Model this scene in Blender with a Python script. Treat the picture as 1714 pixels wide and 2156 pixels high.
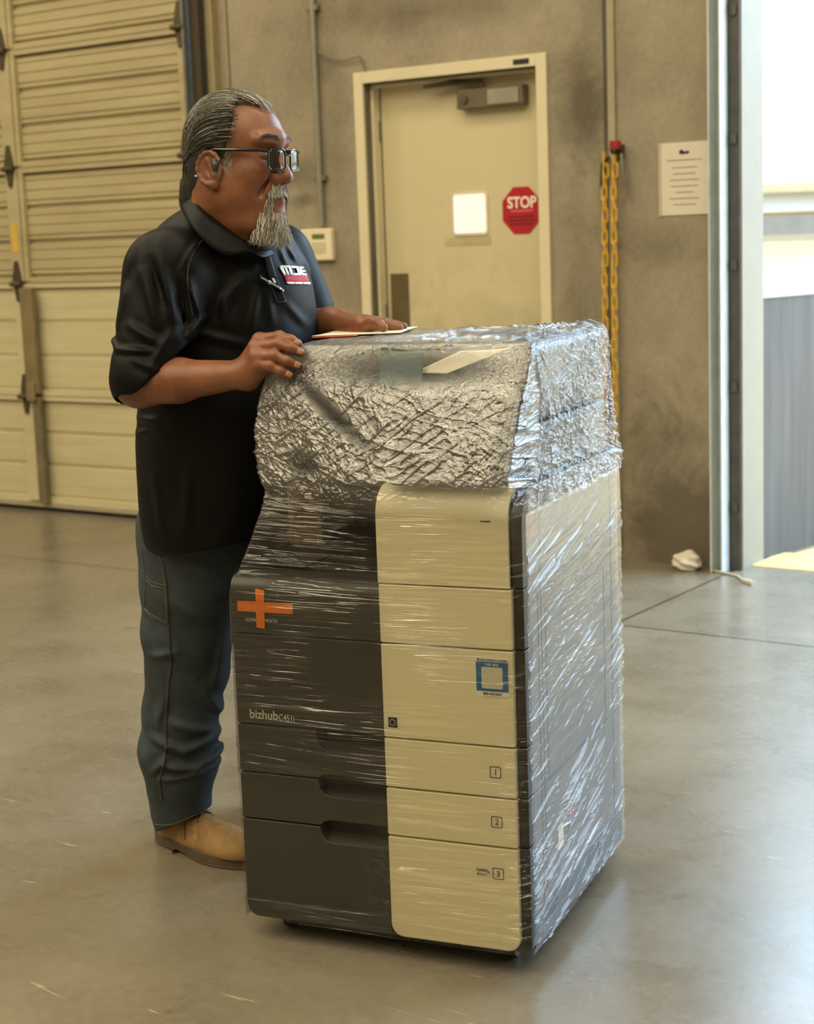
import bpy, bmesh, math, random
import numpy as np
from mathutils import Vector, Matrix
for o in list(bpy.data.objects): bpy.data.objects.remove(o)
scn = bpy.context.scene
COL = scn.collection
random.seed(7); RNG = np.random.RandomState(11)
V = Vector
# ------------------------------------------------------------------ camera
F_PX, PITCH, ROLL, CAM_H = 3473.3, 0.1626, -0.0363, 1.4114
_fw = V((0, math.cos(PITCH), -math.sin(PITCH)))
_r = V((1, 0, 0)); _u = _r.cross(_fw)
_r2 = math.cos(ROLL)*_r + math.sin(ROLL)*_u
_u2 = -math.sin(ROLL)*_r + math.cos(ROLL)*_u
cd = bpy.data.cameras.new('camera'); cam = bpy.data.objects.new('camera', cd); COL.objects.link(cam)
cd.sensor_fit = 'VERTICAL'; cd.sensor_height = 24.0; cd.sensor_width = 24.0*1714/2156
cd.lens = F_PX/2156*24.0
cd.dof.use_dof = True; cd.dof.focus_distance = 3.3; cd.dof.aperture_fstop = 3.6
m3 = Matrix((_r2, _u2, -_fw)).transposed()
cam.matrix_world = Matrix.Translation((0, 0, CAM_H)) @ m3.to_4x4()
scn.camera = cam
# ------------------------------------------------------------------ frames of the place
PYAW, PO = -0.3984, V((-0.3587, 3.2396, 0))          # copier: front left corner, yaw
PE = V((math.cos(PYAW), math.sin(PYAW), 0)); PN = V((-math.sin(PYAW), math.cos(PYAW), 0))
WYAW, WO = -0.6076, V((0, 7.7489, 0))                # back wall line
WE = V((math.cos(WYAW), math.sin(WYAW), 0)); WN = V((-math.sin(WYAW), math.cos(WYAW), 0))
def at(px, py, Y):
    "photograph direction -> point of the place at distance Y in front of the camera"
    d = _fw + (px-857)/F_PX*_r2 + (1078-py)/F_PX*_u2
    t = Y/d.y
    return V((0, 0, CAM_H)) + t*d
def wp(s, z, off=0.0):                                # point on the back wall (off>0 = outside)
    return WO + s*WE + off*WN + V((0, 0, z))
def pp(u, v, z): return PO + u*PE + v*PN + V((0, 0, z))
# ------------------------------------------------------------------ light
scn.view_settings.view_transform = 'Standard'; scn.view_settings.look = 'None'
scn.view_settings.gamma = 1.0; scn.view_settings.use_curve_mapping = False
scn.view_settings.exposure = 0.0
scn.cycles.max_bounces = 10; scn.cycles.transparent_max_bounces = 24
scn.cycles.sample_clamp_indirect = 8.0
w = bpy.data.worlds.new('sky'); scn.world = w; w.use_nodes = True
bg = w.node_tree.nodes['Background']; bg.inputs[0].default_value = (0.56, 0.78, 1.0, 1); bg.inputs[1].default_value = 12.0
def sun(name, direction, energy, color, ang=0.5):
    l = bpy.data.lights.new(name, 'SUN'); l.energy = energy; l.color = color; l.angle = math.radians(ang)
    o = bpy.data.objects.new(name, l); COL.objects.link(o)
    o.rotation_euler = V(direction).to_track_quat('-Z', 'Y').to_euler(); return o
def area(name, loc, target, sx, sy, energy, color, portal=False):
    l = bpy.data.lights.new(name, 'AREA'); l.shape = 'RECTANGLE'; l.size = sx; l.size_y = sy; l.energy = energy; l.color = color
    o = bpy.data.objects.new(name, l); COL.objects.link(o); o.location = loc
    o.rotation_euler = (V(target)-V(loc)).to_track_quat('-Z', 'Y').to_euler()
    if portal: l.cycles.is_portal = True
    return o
sun('sun', WE*-0.55+WN*0.35+V((0, 0, -1.0)), 6.0, (1.0, 0.93, 0.80))
# warm high-bay lamps under the ceiling
WARM = (1.0, 0.88, 0.60)
for ky in range(1):
    for kx in range(5):
        p = wp(-6.2+kx*3.1+(ky % 2)*1.2, 5.4, -(2.6+ky*2.7))
        area('high_bay_lamp', p, p-V((0, 0, 1)), 2.2, 0.5, 66, WARM)
for kx in range(5):                                  # added unseen warm strip lights that give the film its glints
    p = wp(-6.4+kx*3.1, 6.2, -8.4)
    l = area('glint_fill_light', p, p-V((0, 0, 1)), 1.3, 7.5, 235, WARM); l.rotation_euler = (0, 0, WYAW)
OP0, OP1, OPH = 1.70, 6.0, 4.0                       # open dock doorway in the back wall: from, to, height
c = wp((OP0+OP1)/2, OPH/2, 0.30)
po = area('doorway_portal', c, c-WN, OP1-OP0-.05, OPH-.05, 1, (1, 1, 1), True)
# ------------------------------------------------------------------ materials
def srgb(r, g, b):
    return tuple(((c/255.)/12.92 if c/255. <= .04045 else ((c/255.+.055)/1.055)**2.4) for c in (r, g, b))+(1,)
class NT:
    def __init__(s, name):
        s.m = bpy.data.materials.new(name); s.m.use_nodes = True; s.t = s.m.node_tree; s.t.nodes.clear()
        s.out = s.n('ShaderNodeOutputMaterial')
    def n(s, ty, **kw):
        x = s.t.nodes.new(ty)
        for k, v in kw.items():
            if k.startswith('i_'):
                key = k[2:]; key = int(key) if key.isdigit() else key.replace('_', ' ')
                s.set(x, key, v)
            else: setattr(x, k, v)
        return x
    def set(s, node, key, v):
        if isinstance(v, bpy.types.NodeSocket): s.t.links.new(v, node.inputs[key])
        else: node.inputs[key].default_value = v
    def coord(s, kind='Object'):
        return s.n('ShaderNodeTexCoord').outputs[kind]
    def mapping(s, vec, scale=(1, 1, 1), rot=(0, 0, 0), loc=(0, 0, 0)):
        return s.n('ShaderNodeMapping', i_Vector=vec, i_Scale=scale, i_Rotation=rot, i_Location=loc).outputs[0]
    def noise(s, vec, scale, detail=4, rough=.5, dist=0.0, typ=None):
        x = s.n('ShaderNodeTexNoise', i_Vector=vec, i_Scale=scale, i_Detail=detail, i_Roughness=rough, i_Distortion=dist)
        if typ: x.noise_type = typ
        return x.outputs[0]
    def ramp(s, fac, stops, interp='LINEAR'):
        r = s.n('ShaderNodeValToRGB', i_Fac=fac); cr = r.color_ramp; cr.interpolation = interp
        while len(cr.elements) < len(stops): cr.elements.new(0.5)
        for e, (p, c) in zip(cr.elements, stops):
            e.position = p; e.color = c if len(c) == 4 else tuple(c)+(1,)
        return r.outputs[0]
    def math(s, op, a, b=0.0, c=None, clamp=False):
        x = s.n('ShaderNodeMath', operation=op, use_clamp=clamp, i_0=a, i_1=b)
        if c is not None: s.set(x, 2, c)
        return x.outputs[0]
    def mix(s, fac, a, b, blend='MIX'):
        x = s.n('ShaderNodeMix', data_type='RGBA', blend_type=blend)
        s.set(x, 0, fac); s.set(x, 6, a); s.set(x, 7, b); return x.outputs[2]
    def bump(s, h, strength=.3, dist=.01, normal=None):
        x = s.n('ShaderNodeBump', i_Height=h, i_Strength=strength, i_Distance=dist)
        if normal is not None: s.set(x, 'Normal', normal)
        return x.outputs[0]
    def sep(s, vec):
        x = s.n('ShaderNodeSeparateXYZ', i_0=vec); return x.outputs
    def principled(s, col, rough=.5, metal=0.0, normal=None, **kw):
        b = s.n('ShaderNodeBsdfPrincipled')
        s.set(b, 'Base Color', col); s.set(b, 'Roughness', rough); s.set(b, 'Metallic', metal)
        if normal is not None: s.set(b, 'Normal', normal)
        for k, v in kw.items(): s.set(b, k.replace('_', ' '), v)
        s.t.links.new(b.outputs[0], s.out.inputs[0]); return b
def simple(name, col, rough=.5, metal=0.0, var=.12, scale=12., bump=.0, bscale=120., **kw):
    t = NT(name); co = t.coord()
    n_ = t.noise(co, scale, 5, .6)
    c1 = tuple(max(0, x*(1-var)) for x in col[:3])+(1,); c2 = tuple(min(1, x*(1+var)) for x in col[:3])+(1,)
    cc = t.ramp(n_, [(.3, c1), (.7, c2)])
    nm = t.bump(t.noise(co, bscale, 3), bump, .002) if bump else None
    t.principled(cc, rough, metal, nm, **kw); return t.m
# ------------------------------------------------------------------ mesh helpers
class MB:
    def __init__(s): s.v = []; s.f = []; s.mi = []
    def add(s, vs, fs, mi=0):
        o = len(s.v); s.v += [tuple(x) for x in vs]; s.f += [[i+o for i in f] for f in fs]; s.mi += [mi]*len(fs); return s
    def box(s, x0, x1, y0, y1, z0, z1, mi=0):
        vs = [(x0,y0,z0),(x1,y0,z0),(x1,y1,z0),(x0,y1,z0),(x0,y0,z1),(x1,y0,z1),(x1,y1,z1),(x0,y1,z1)]
        return s.add(vs, [[0,3,2,1],[4,5,6,7],[0,1,5,4],[1,2,6,5],[2,3,7,6],[3,0,4,7]], mi)
    def prism(s, poly, axis, a, b, mi=0):
        "poly: 2D points CCW seen against axis; axis 'x','y','z'"
        n = len(poly)
        def P(q, h): return {'x': (h, q[0], q[1]), 'y': (q[0], h, q[1]), 'z': (q[0], q[1], h)}[axis]
        vs = [P(q, a) for q in poly]+[P(q, b) for q in poly]
        fs = [list(range(n)), list(range(2*n-1, n-1, -1))]+[[i, i+n, (i+1) % n+n, (i+1) % n] for i in range(n)]
        return s.add(vs, fs, mi)
    def tube(s, pts, r, seg=8, mi=0, cap=True):
        pts = [V(p) for p in pts]; n = len(pts); vs = []; fs = []
        rr = r if isinstance(r, (list, tuple)) else [r]*n
        up = None
        for i, p in enumerate(pts):
            d = (pts[min(i+1, n-1)]-pts[max(i-1, 0)]).normalized()
            if up is None:
                up = V((0, 0, 1)) if abs(d.z) < .9 else V((1, 0, 0))
            a = d.cross(up)
            if a.length < 1e-5: a = d.cross(V((0, 1, 0)))
            a.normalize(); b = a.cross(d).normalized(); up = b
            for k in range(seg):
                t = 2*math.pi*k/seg; vs.append(p+rr[i]*(math.cos(t)*a+math.sin(t)*b))
        for i in range(n-1):
            for k in range(seg):
                k2 = (k+1) % seg; fs.append([i*seg+k, i*seg+k2, (i+1)*seg+k2, (i+1)*seg+k])
        if cap: fs += [list(range(seg-1, -1, -1)), list(range((n-1)*seg, n*seg))]
        return s.add(vs, fs, mi)
    def ring_tube(s, pts, r, seg=8, mi=0):
        pts = [V(p) for p in pts]; n = len(pts); c = sum(pts, V())/n; vs = []; fs = []
        nn = (pts[1]-pts[0]).cross(pts[n//3]-pts[0]).normalized()
        for i, p in enumerate(pts):
            d = (pts[(i+1) % n]-pts[i-1]).normalized(); a = nn; b = a.cross(d).normalized()
            for k in range(seg):
                t = 2*math.pi*k/seg; vs.append(p+r*(math.cos(t)*a+math.sin(t)*b))
        for i in range(n):
            j = (i+1) % n
            for k in range(seg):
                k2 = (k+1) % seg; fs.append([i*seg+k, i*seg+k2, j*seg+k2, j*seg+k])
        return s.add(vs, fs, mi)
    def cyl(s, a, b, r, seg=24, mi=0): return s.tube([a, b], r, seg, mi)
    def build(s, name, mat, parent=None, smooth=False, bevel=0, bseg=3, M=None, angle=35):
        me = bpy.data.meshes.new(name); me.from_pydata(s.v, [], s.f)
        mats = mat if isinstance(mat, (list, tuple)) else [mat]
        for m_ in mats: me.materials.append(m_)
        me.polygons.foreach_set('material_index', s.mi)
        bm = bmesh.new(); bm.from_mesh(me); bmesh.ops.recalc_face_normals(bm, faces=bm.faces)
        bm.to_mesh(me); bm.free()
        me.update()
        o = bpy.data.objects.new(name, me); COL.objects.link(o)
        if M is not None: o.matrix_world = M
        if parent is not None: o.parent = parent
        if bevel:
            b = o.modifiers.new('bevel', 'BEVEL'); b.width = bevel; b.segments = bseg; b.limit_method = 'ANGLE'; b.angle_limit = math.radians(30)
            me.polygons.foreach_set('use_smooth', [True]*len(me.polygons))
            wn_ = o.modifiers.new('wn', 'WEIGHTED_NORMAL'); wn_.keep_sharp = True
        elif smooth:
            me.polygons.foreach_set('use_smooth', [True]*len(me.polygons))
            try: me.set_sharp_from_angle(angle=math.radians(angle))
            except Exception: pass
        return o
def raw(name, vs, fs, mat, parent=None, smooth=True):
    me = bpy.data.meshes.new(name); vs = np.asarray(vs, dtype=np.float32)
    fs = np.asarray(fs, dtype=np.int32); nf, k = fs.shape
    me.vertices.add(len(vs)); me.vertices.foreach_set('co', vs.ravel())
    me.loops.add(nf*k); me.loops.foreach_set('vertex_index', fs.ravel())
    me.polygons.add(nf); me.polygons.foreach_set('loop_start', np.arange(nf, dtype=np.int32)*k)
    me.update(calc_edges=True); me.validate()
    if smooth: me.polygons.foreach_set('use_smooth', [True]*len(me.polygons))
    me.materials.append(mat)
    o = bpy.data.objects.new(name, me); COL.objects.link(o)
    if parent is not None: o.parent = parent
    return o
def tag(o, label=None, cat=None, group=None, kind=None):
    if label: o['label'] = label
    if cat: o['category'] = cat
    if group: o['group'] = group
    if kind: o['kind'] = kind
    return o
def empty(name, M, label=None, cat=None, group=None, kind=None):
    o = bpy.data.objects.new(name, None); COL.objects.link(o); o.empty_display_size = .1
    o.matrix_world = M if isinstance(M, Matrix) else Matrix.Translation(M)
    return tag(o, label, cat, group, kind)
MW = Matrix.Translation(WO) @ Matrix.Rotation(WYAW, 4, 'Z')      # wall frame: x along, y outward (outside), z up
MP = Matrix.Translation(PO) @ Matrix.Rotation(PYAW, 4, 'Z')      # copier frame
def rrect(x0, x1, y0, y1, r, seg=5, corners=(1, 1, 1, 1)):
    "rounded rectangle, corners: bl, br, tr, tl"
    out = []
    for (cx, cy, a0, on) in ((x0, y0, 180, corners[0]), (x1, y0, 270, corners[1]), (x1, y1, 0, corners[2]), (x0, y1, 90, corners[3])):
        if not on or r <= 0: out.append((cx, cy)); continue
        ox = cx+(r if cx == x0 else -r); oy = cy+(r if cy == y0 else -r)
        for k in range(seg+1):
            t = math.radians(a0+90*k/seg); out.append((ox+r*math.cos(t), oy+r*math.sin(t)))
    return out
def text(name, body, mat, M, size, parent=None, bold=0.0, align='LEFT', ext=.0004, xs=1.0):
    c_ = bpy.data.curves.new(name, 'FONT'); c_.body = body; c_.size = size; c_.align_x = align; c_.extrude = ext; c_.offset = bold
    c_.materials.append(mat)
    o = bpy.data.objects.new(name, c_); COL.objects.link(o)
    dg = bpy.context.evaluated_depsgraph_get()
    me = bpy.data.meshes.new_from_object(o.evaluated_get(dg)); bpy.data.objects.remove(o)
    if not me.materials: me.materials.append(mat)
    o = bpy.data.objects.new(name, me); COL.objects.link(o)
    M = M @ Matrix.Diagonal((xs, 1, 1, 1))
    if parent is not None:
        o.parent = parent; M = parent.matrix_world.inverted() @ M
    o.matrix_basis = M
    return o
RX90 = Matrix.Rotation(math.radians(90), 4, 'X')
# ================================================================== the setting
def concrete(name, base, dark, light, rough=.8, floor=False):
    t = NT(name); co = t.coord()
    a = t.noise(co, .55, 8, .62, .2 if floor else .4); b = t.noise(co, 3.1, 8, .68, .15 if floor else .6); c_ = t.noise(co, 38., 4, .6)
    col = t.ramp(a, [(.32, dark), (.52, base), (.72, light)])
    col = t.mix(t.ramp(b, [(.35, (0, 0, 0)), (.75, (1, 1, 1))]), col, t.mix(.5, col, light), 'MIX')
    col = t.mix(.16, col, t.ramp(c_, [(.3, tuple(x*.6 for x in dark[:3])), (.7, light)]), 'MIX')
    h = t.math('ADD', t.math('MULTIPLY', b, .6), t.math('MULTIPLY', c_, .25))
    return t, co, col, h, a, b, c_
# floor --------------------------------------------------
t, co, col, h, a, b, c_ = concrete('floor_concrete', srgb(116, 107, 91), srgb(84, 76, 62), srgb(142, 133, 117), floor=True)
x, y, z = t.sep(co)
def line(t, v, pos, wdt): return t.math('LESS_THAN', t.math('ABSOLUTE', t.math('SUBTRACT', v, pos)), wdt)
jl = t.math('MAXIMUM', line(t, y, -1.10, .007), t.math('MULTIPLY', line(t, x, 1.67, .006), t.math('GREATER_THAN', y, -1.10)))
# only the joint nearest the wall and the one towards the doorway are seen; dark oil spots and scratches
sp = t.noise(t.mapping(co, (1, 1, 1)), 7.0, 3, .5, 0.3)
spots = t.ramp(sp, [(.68, (0, 0, 0)), (.75, (1, 1, 1))])
col = t.mix(t.math('MULTIPLY', spots, .45), col, srgb(70, 60, 48))
sc = t.noise(t.mapping(co, (2.0, 26., 1), (0, 0, .9)), 2.2, 3, .5, .5)
scr = t.ramp(sc, [(.70, (0, 0, 0)), (.74, (1, 1, 1))])
col = t.mix(t.math('MULTIPLY', scr, .35), col, srgb(206, 196, 176))
col = t.mix(jl, col, srgb(52, 46, 38))
rg = t.math('ADD', .13, t.math('MULTIPLY', b, .30))
hh = t.math('SUBTRACT', t.math('MULTIPLY', h, .5), jl)
t.principled(col, rg, 0, t.bump(hh, .30, .004), Specular_IOR_Level=.62)
FLOORM = t.m
MB().box(-9.5, 9.5, -13.0, 0.18, -.2, 0).build('floor', FLOORM, M=MW)
tag(bpy.data.objects['floor'], kind='structure')
# back wall ----------------------------------------------
t, co, col, h, a, b, c_ = concrete('wall_concrete', srgb(146, 134, 112), srgb(100, 90, 72), srgb(176, 164, 142))
x, y, z = t.sep(co)
# grime with its own shape: dark patch right of the man door, soot low on the pier, streaks
def blob(cx, cz, sx, sz, k=1.0):
    dx = t.math('DIVIDE', t.math('SUBTRACT', x, cx), sx); dz = t.math('DIVIDE', t.math('SUBTRACT', z, cz), sz)
    d = t.math('SQRT', t.math('ADD', t.math('MULTIPLY', dx, dx), t.math('MULTIPLY', dz, dz)))
    d = t.math('ADD', d, t.math('MULTIPLY', t.math('SUBTRACT', b, .5), 1.6))
    return t.math('MULTIPLY', t.math('SUBTRACT', 1.0, d, clamp=True), k, clamp=True)
g = blob(.98, 1.98, .16, .38, 1.3)
for q in [(1.42, .15, .36, .75, 1.6), (1.35, 1.35, .3, .12, .5), (-.62, 1.75, .3, .1, .8), (.95, 1.1, .12, .5, .5), (-.55, 1.62, .12, .05, .9), (.2, 2.42, .9, .12, .6), (1.1, 2.4, .2, .4, .5), (-.33, 1.9, .12, .6, .5)]:
    g = t.math('MAXIMUM', g, blob(*q))
col = t.mix(t.math('MULTIPLY', g, .75), col, srgb(72, 62, 46))
pj = t.math('MAXIMUM', line(t, x, 1.095, .012), line(t, x, -.958, .006))
col = t.mix(t.math('MULTIPLY', pj, .8), col, srgb(62, 57, 48))
t.principled(col, .75, 0, t.bump(t.math('SUBTRACT', t.math('MULTIPLY', b, .6), pj), .25, .006))
WALLM = t.m
WTOP = 6.4; WT = .20
RD0, RD1, RDH = -5.6, -1.075, 3.9                      # roll-up door opening
MD0, MD1, MDH = -.155, .765, 2.135                    # man door opening
wb = MB()
def wseg(x0, x1, z0, z1): wb.box(x0, x1, 0, WT, z0, z1)
wseg(-9.5, RD0, 0, WTOP); wseg(RD0, RD1, RDH, WTOP); wseg(RD1, MD0, 0, WTOP); wseg(MD0, MD1, MDH, WTOP)
wseg(MD1, OP0, 0, WTOP); wseg(OP0, OP1, OPH, WTOP); wseg(OP1, 9.5, 0, WTOP)
tag(wb.build('wall_back', WALLM, M=MW), kind='structure')
plain = simple('painted_block', srgb(150, 138, 116), .8, var=.15, scale=1.5, bump=.2, bscale=30)
tag(MB().box(-9.7, -9.5, -13.2, WT, 0, WTOP).build('wall_left', plain, M=MW), kind='structure')
tag(MB().box(9.5, 9.7, -13.2, WT, 0, WTOP).build('wall_right', plain, M=MW), kind='structure')
tag(MB().box(-9.7, 9.7, -13.2, -13.0, 0, WTOP).build('wall_rear', plain, M=MW), kind='structure')
tag(MB().box(-9.9, 9.9, -13.4, WT+.1, WTOP, WTOP+.2).build('ceiling', simple('ceiling_deck', srgb(120, 112, 98), .8, var=.1), M=MW), kind='structure')
# raised panel edge strip beside the joint
tag(MB().box(1.108, 1.142, -.012, 0, 0, WTOP).build('trim_1', simple('caulked_joint', srgb(160, 148, 124), .8, var=.1), M=MW, bevel=.003), kind='structure')
# sectional roll-up door ---------------------------------
beige = NT('beige_painted_steel'); co = beige.coord()
nn_ = beige.noise(beige.mapping(co, (.5, 1, 5)), 2.2, 5, .6)
cc = beige.ramp(nn_, [(.3, srgb(164, 150, 116)), (.7, srgb(184, 171, 136))])
rust = beige.noise(beige.mapping(co, (1.2, 1, 26)), 3.0, 4, .6)
cc = beige.mix(beige.math('MULTIPLY', beige.ramp(rust, [(.62, (0, 0, 0)), (.72, (1, 1, 1))]), .35), cc, srgb(150, 112, 56))
beige.principled(cc, .45, 0, beige.bump(nn_, .05, .01)); BEIGE = beige.m
cream = NT('cream_painted_steel'); co = cream.coord()
nn_ = cream.noise(cream.mapping(co, (.5, 1, 5)), 2.2, 5, .6)
cream.principled(cream.ramp(nn_, [(.3, srgb(186, 174, 138)), (.7, srgb(202, 191, 156))]), .42); CREAM = cream.m
galv = simple('galvanised_steel', srgb(150, 146, 134), .38, .85, var=.15, scale=30)
dkst = simple('dull_dark_steel', srgb(92, 84, 66), .5, .6, var=.2, scale=20)
door1 = empty('door_1', MW, kind='structure')
DY = -.02
for k in range(7):
    z0 = k*.6155+.03 if k else .05; z1 = (k+1)*.6155+.03; hh_ = z1-z0
    prof = []                                         # (y, z) steel skin, ribs across the section
    low = k < 2
    bz = [z0+.03+(hh_-.06)*i/3 for i in range(4)]
    prof += [(DY-.03, z0), (DY-.03, z0+.03)]
    for i in range(3):
        a0, a1 = bz[i], bz[i+1]; L = a1-a0
        if low: pts = [(-.006, .0), (-.006, .06), (-.012, .09), (-.012, .33), (-.0105, .345), (-.012, .36), (-.012, .65), (-.0105, .665), (-.012, .68), (-.012, .95), (-.002, .985), (-.002, 1.0)]
        else: pts = [(.006, 0), (.006, .05), (-.012, .1), (-.012, .18), (-.004, .2), (-.012, .24), (-.012, .46), (-.005, .49), (-.012, .52), (-.012, .74), (-.005, .77), (-.012, .8), (-.012, .93), (.006, .98), (.006, 1.0)]
        prof += [(DY+q, a0+L*r_) for q, r_ in pts]
    prof += [(DY-.014, z1-.03), (DY-.03, z1-.028), (DY-.03, z1-.004)]
    n = len(prof); mb = MB()
    vs = [(RD0, q[0], q[1]) for q in prof]+[(RD1-.1, q[0], q[1]) for q in prof]+[(RD0, .03, z0), (RD0, .03, z1-.004), (RD1-.1, .03, z0), (RD1-.1, .03, z1-.004)]
    fs = [[i, i+1, n+i+1, n+i] for i in range(n-1)]+[[2*n, 2*n+2, 2*n+3, 2*n+1], [0, n, 2*n+2, 2*n], [n-1, 2*n+1, 2*n+3, 2*n-1]]
    mb.add(vs, fs)
    o = mb.build('door_section', CREAM if low else BEIGE, door1, smooth=True, angle=20)
    # end stile, centre stile
    for (sa, sb) in ((-2.53, -2.44), (RD1-.16, RD1-.1), (-4.1, -4.0)):
        m_ = MB().box(sa, sb, DY-.046, DY, z0+.008, z1-.012)
        if sa == -2.53: m_.box(sb, sb+.03, DY-.036, DY, z0+.008, z1-.012)
        m_.build('stile', CREAM if low else BEIGE, door1, bevel=.004)
        if k < 6:
            hz = z1; cx = (sa+sb)/2
            h_ = MB()
            h_.prism([(cx-.034, hz-.02), (cx+.034, hz-.02), (cx+.03, hz+.03), (cx+.008, hz+.12), (cx-.008, hz+.12), (cx-.03, hz+.03)][::1], 'y', DY-.060, DY-.044)
            h_.prism([(cx-.026, hz-.02), (cx-.01, hz-.10), (cx+.01, hz-.10), (cx+.026, hz-.02)], 'y', DY-.058, DY-.044)
            h_.cyl((cx-.04, DY-.068, hz-.004), (cx+.04, DY-.068, hz-.004), .014, 12)
            h_.build('hinge', dkst, door1, bevel=.002)
# reinforcing struts on the lower two sections
MB().box(-2.455, -2.36, DY-.075, DY-.044, .66, 1.235).box(-2.44, -2.375, DY-.09, DY-.075, .62, .72).build('strut', simple('weathered_strut', srgb(132, 116, 84), .6, .2, var=.2, scale=8), door1, bevel=.004)
MB().box(-2.42, -2.36, DY-.07, DY-.044, .05, .64).build('strut', simple('grey_strut', srgb(124, 114, 88), .6, .3, var=.25, scale=10), door1, bevel=.004)
MB().box(RD0, RD1-.1, DY-.035, .03, .022, .052).build('bottom_rail', simple('aluminium_rail', srgb(196, 186, 158), .4, .5), door1, bevel=.003)
MB().box(RD0, RD1-.1, DY-.02, .02, 0.001, .024).build('bottom_seal', simple('black_rubber', (.012, .011, .01, 1), .7), door1)
MB().box(-2.51, -2.46, DY-.049, DY-.046, 1.43, 1.58).build('lift_label', simple('yellow_label', srgb(206, 168, 70), .6), door1)
MB().box(RD0, RD1-.1, .031, .036, .03, RDH).build('light_block_panel', CREAM, door1)  # added panel that blocks daylight leaking between the sections
# steel guide angle + track beside the roll-up door
tr = MB().box(RD1-.10, RD1-.095, -.09, .03, 0, RDH).box(RD1-.10, RD1-.085, -.095, -.085, 0, RDH)
tag(tr.build('trim_2', galv, M=MW, bevel=.002), kind='structure')
tr = MB().box(RD1-.08, RD1-.02, -.055, -.0, 0, RDH+.1)
tag(tr.build('trim_3', simple('dark_channel', srgb(70, 60, 44), .6, .3), M=MW, bevel=.002), kind='structure')
tr = MB().box(RD1-.015, RD1+.06, -.012, 0.0, 0, RDH+.1).box(RD1+.052, RD1+.06, -.05, -.012, 0, RDH+.1)
tag(tr.build('trim_4', simple('beige_angle', srgb(158, 142, 108), .5, .1), M=MW, bevel=.002), kind='structure')
# man door ------------------------------------------------
door2 = empty('door_2', MW, kind='structure')
frm = simple('cream_frame_paint', srgb(214, 202, 170), .5, var=.05, scale=3)
leafm = NT('cream_door_paint'); co = leafm.coord(); lx, ly, lz = leafm.sep(co)
b1 = leafm.noise(co, 5.0, 6, .7, .6); b2 = leafm.noise(leafm.mapping(co, (1, 1, .6)), 14., 5, .7)
lowd = leafm.math('SUBTRACT', 1.5, lz, clamp=True)
dirt = leafm.math('MULTIPLY', leafm.ramp(b1, [(.42, (0, 0, 0)), (.7, (1, 1, 1))]), leafm.math('MULTIPLY', lowd, 1.2, clamp=True))
cc = leafm.mix(leafm.math('MULTIPLY', dirt, .7), srgb(202, 190, 154), srgb(128, 112, 78))
cc = leafm.mix(leafm.math('MULTIPLY', leafm.ramp(b2, [(.66, (0, 0, 0)), (.72, (1, 1, 1))]), .3), cc, srgb(120, 104, 74))
leafm.principled(cc, .5)
fr = MB()
pr_ = [(-.012), 0.16]
for (x0, x1, z0, z1) in ((MD0-.052, MD0, 0, MDH+.052), (MD1, MD1+.052, 0, MDH+.052), (MD0, MD1, MDH, MDH+.052)):
    fr.box(x0, x1, -.014, .18, z0, z1)
fr.box(MD0, MD0+.016, .045, .10, 0, MDH).box(MD1-.016, MD1, .045, .10, 0, MDH).box(MD0, MD1, .045, .10, MDH-.016, MDH)
fr.build('door_frame', frm, door2, bevel=.003)
MB().box(MD0+.02, MD1-.004, .10, .145, .006, MDH-.002).build('door_leaf', leafm.m, door2, bevel=.002)
MB().box(MD0+.004, MD0+.02, .12, .14, 0, MDH-.01).build('gap_shade_strip', simple('gap_shade_dark', (.02, .018, .014, 1), .8), door2)  # dark strip, the shade of the gap put into its colour
# vision lite: frame, glass with a bright room behind
wx0, wx1, wz0, wz1 = .258, .428, 1.437, 1.612
m_ = MB().prism(rrect(wx0-.012, wx1+.012, wz0-.012, wz1+.012, .02), 'y', .094, .101)
m_.build('window_frame', frm, door2, bevel=.002)
lit = NT('lit_pane'); e_ = lit.n('ShaderNodeEmission'); e_.inputs[0].default_value = (1.0, .90, .70, 1); e_.inputs[1].default_value = 1.15
lit.t.links.new(e_.outputs[0], lit.out.inputs[0])
MB().prism(rrect(wx0, wx1, wz0, wz1, .014), 'y', .090, .0945).build('window_pane', lit.m, door2)
MB().box(wx0-.06, wx1+.02, .0985, .1005, wz0-.055, wz0-.018).build('faded_patch', simple('faded_paint', srgb(182, 168, 130), .5), door2)
MB().box(-.112, -.012, .093, .1, .3, 1.262).build('edge_plate', simple('brown_steel_plate', srgb(104, 90, 62), .5, .2), door2, bevel=.002)
# closer
cl = MB().box(.32, .665, .045, .1, 1.985, 2.072)
cl.build('door_closer', simple('closer_bronze', srgb(112, 102, 86), .4, .4), door2, bevel=.006)
MB().box(.485, .645, .040, .046, 1.995, 2.062).build('closer_cover', simple('closer_grey', srgb(150, 142, 126), .5, .2), door2, bevel=.002)
MB().cyl((.36, .046, 2.028), (.36, .036, 2.028), .02, 20).build('closer_cap', simple('closer_cap', srgb(100, 92, 80), .4, .5), door2)
MB().tube([(.45, .06, 2.075), (.45, .06, 2.10), (.16, .02, 2.098)], .009, 6).tube([(.16, .02, 2.098), (.46, .07, 2.125)], .008, 6).build('closer_arm', simple('closer_arm', srgb(80, 70, 54), .4, .5), door2)
for zz in (.25, 1.07, 1.92):
    MB().cyl((MD0+.012, .088, zz-.05), (MD0+.012, .088, zz+.05), .008, 10).build('door_hinge', galv, door2)
dark = simple('black_sticker', (.02, .012, .01, 1), .5); redm = simple('stop_red', srgb(176, 22, 38), .4, var=.06)
MB().box(.655, .735, -.0155, -.0142, 2.147, 2.17).build('frame_label', dark, door2)
white = simple('white_print', srgb(235, 228, 210), .5, var=.02)
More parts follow.
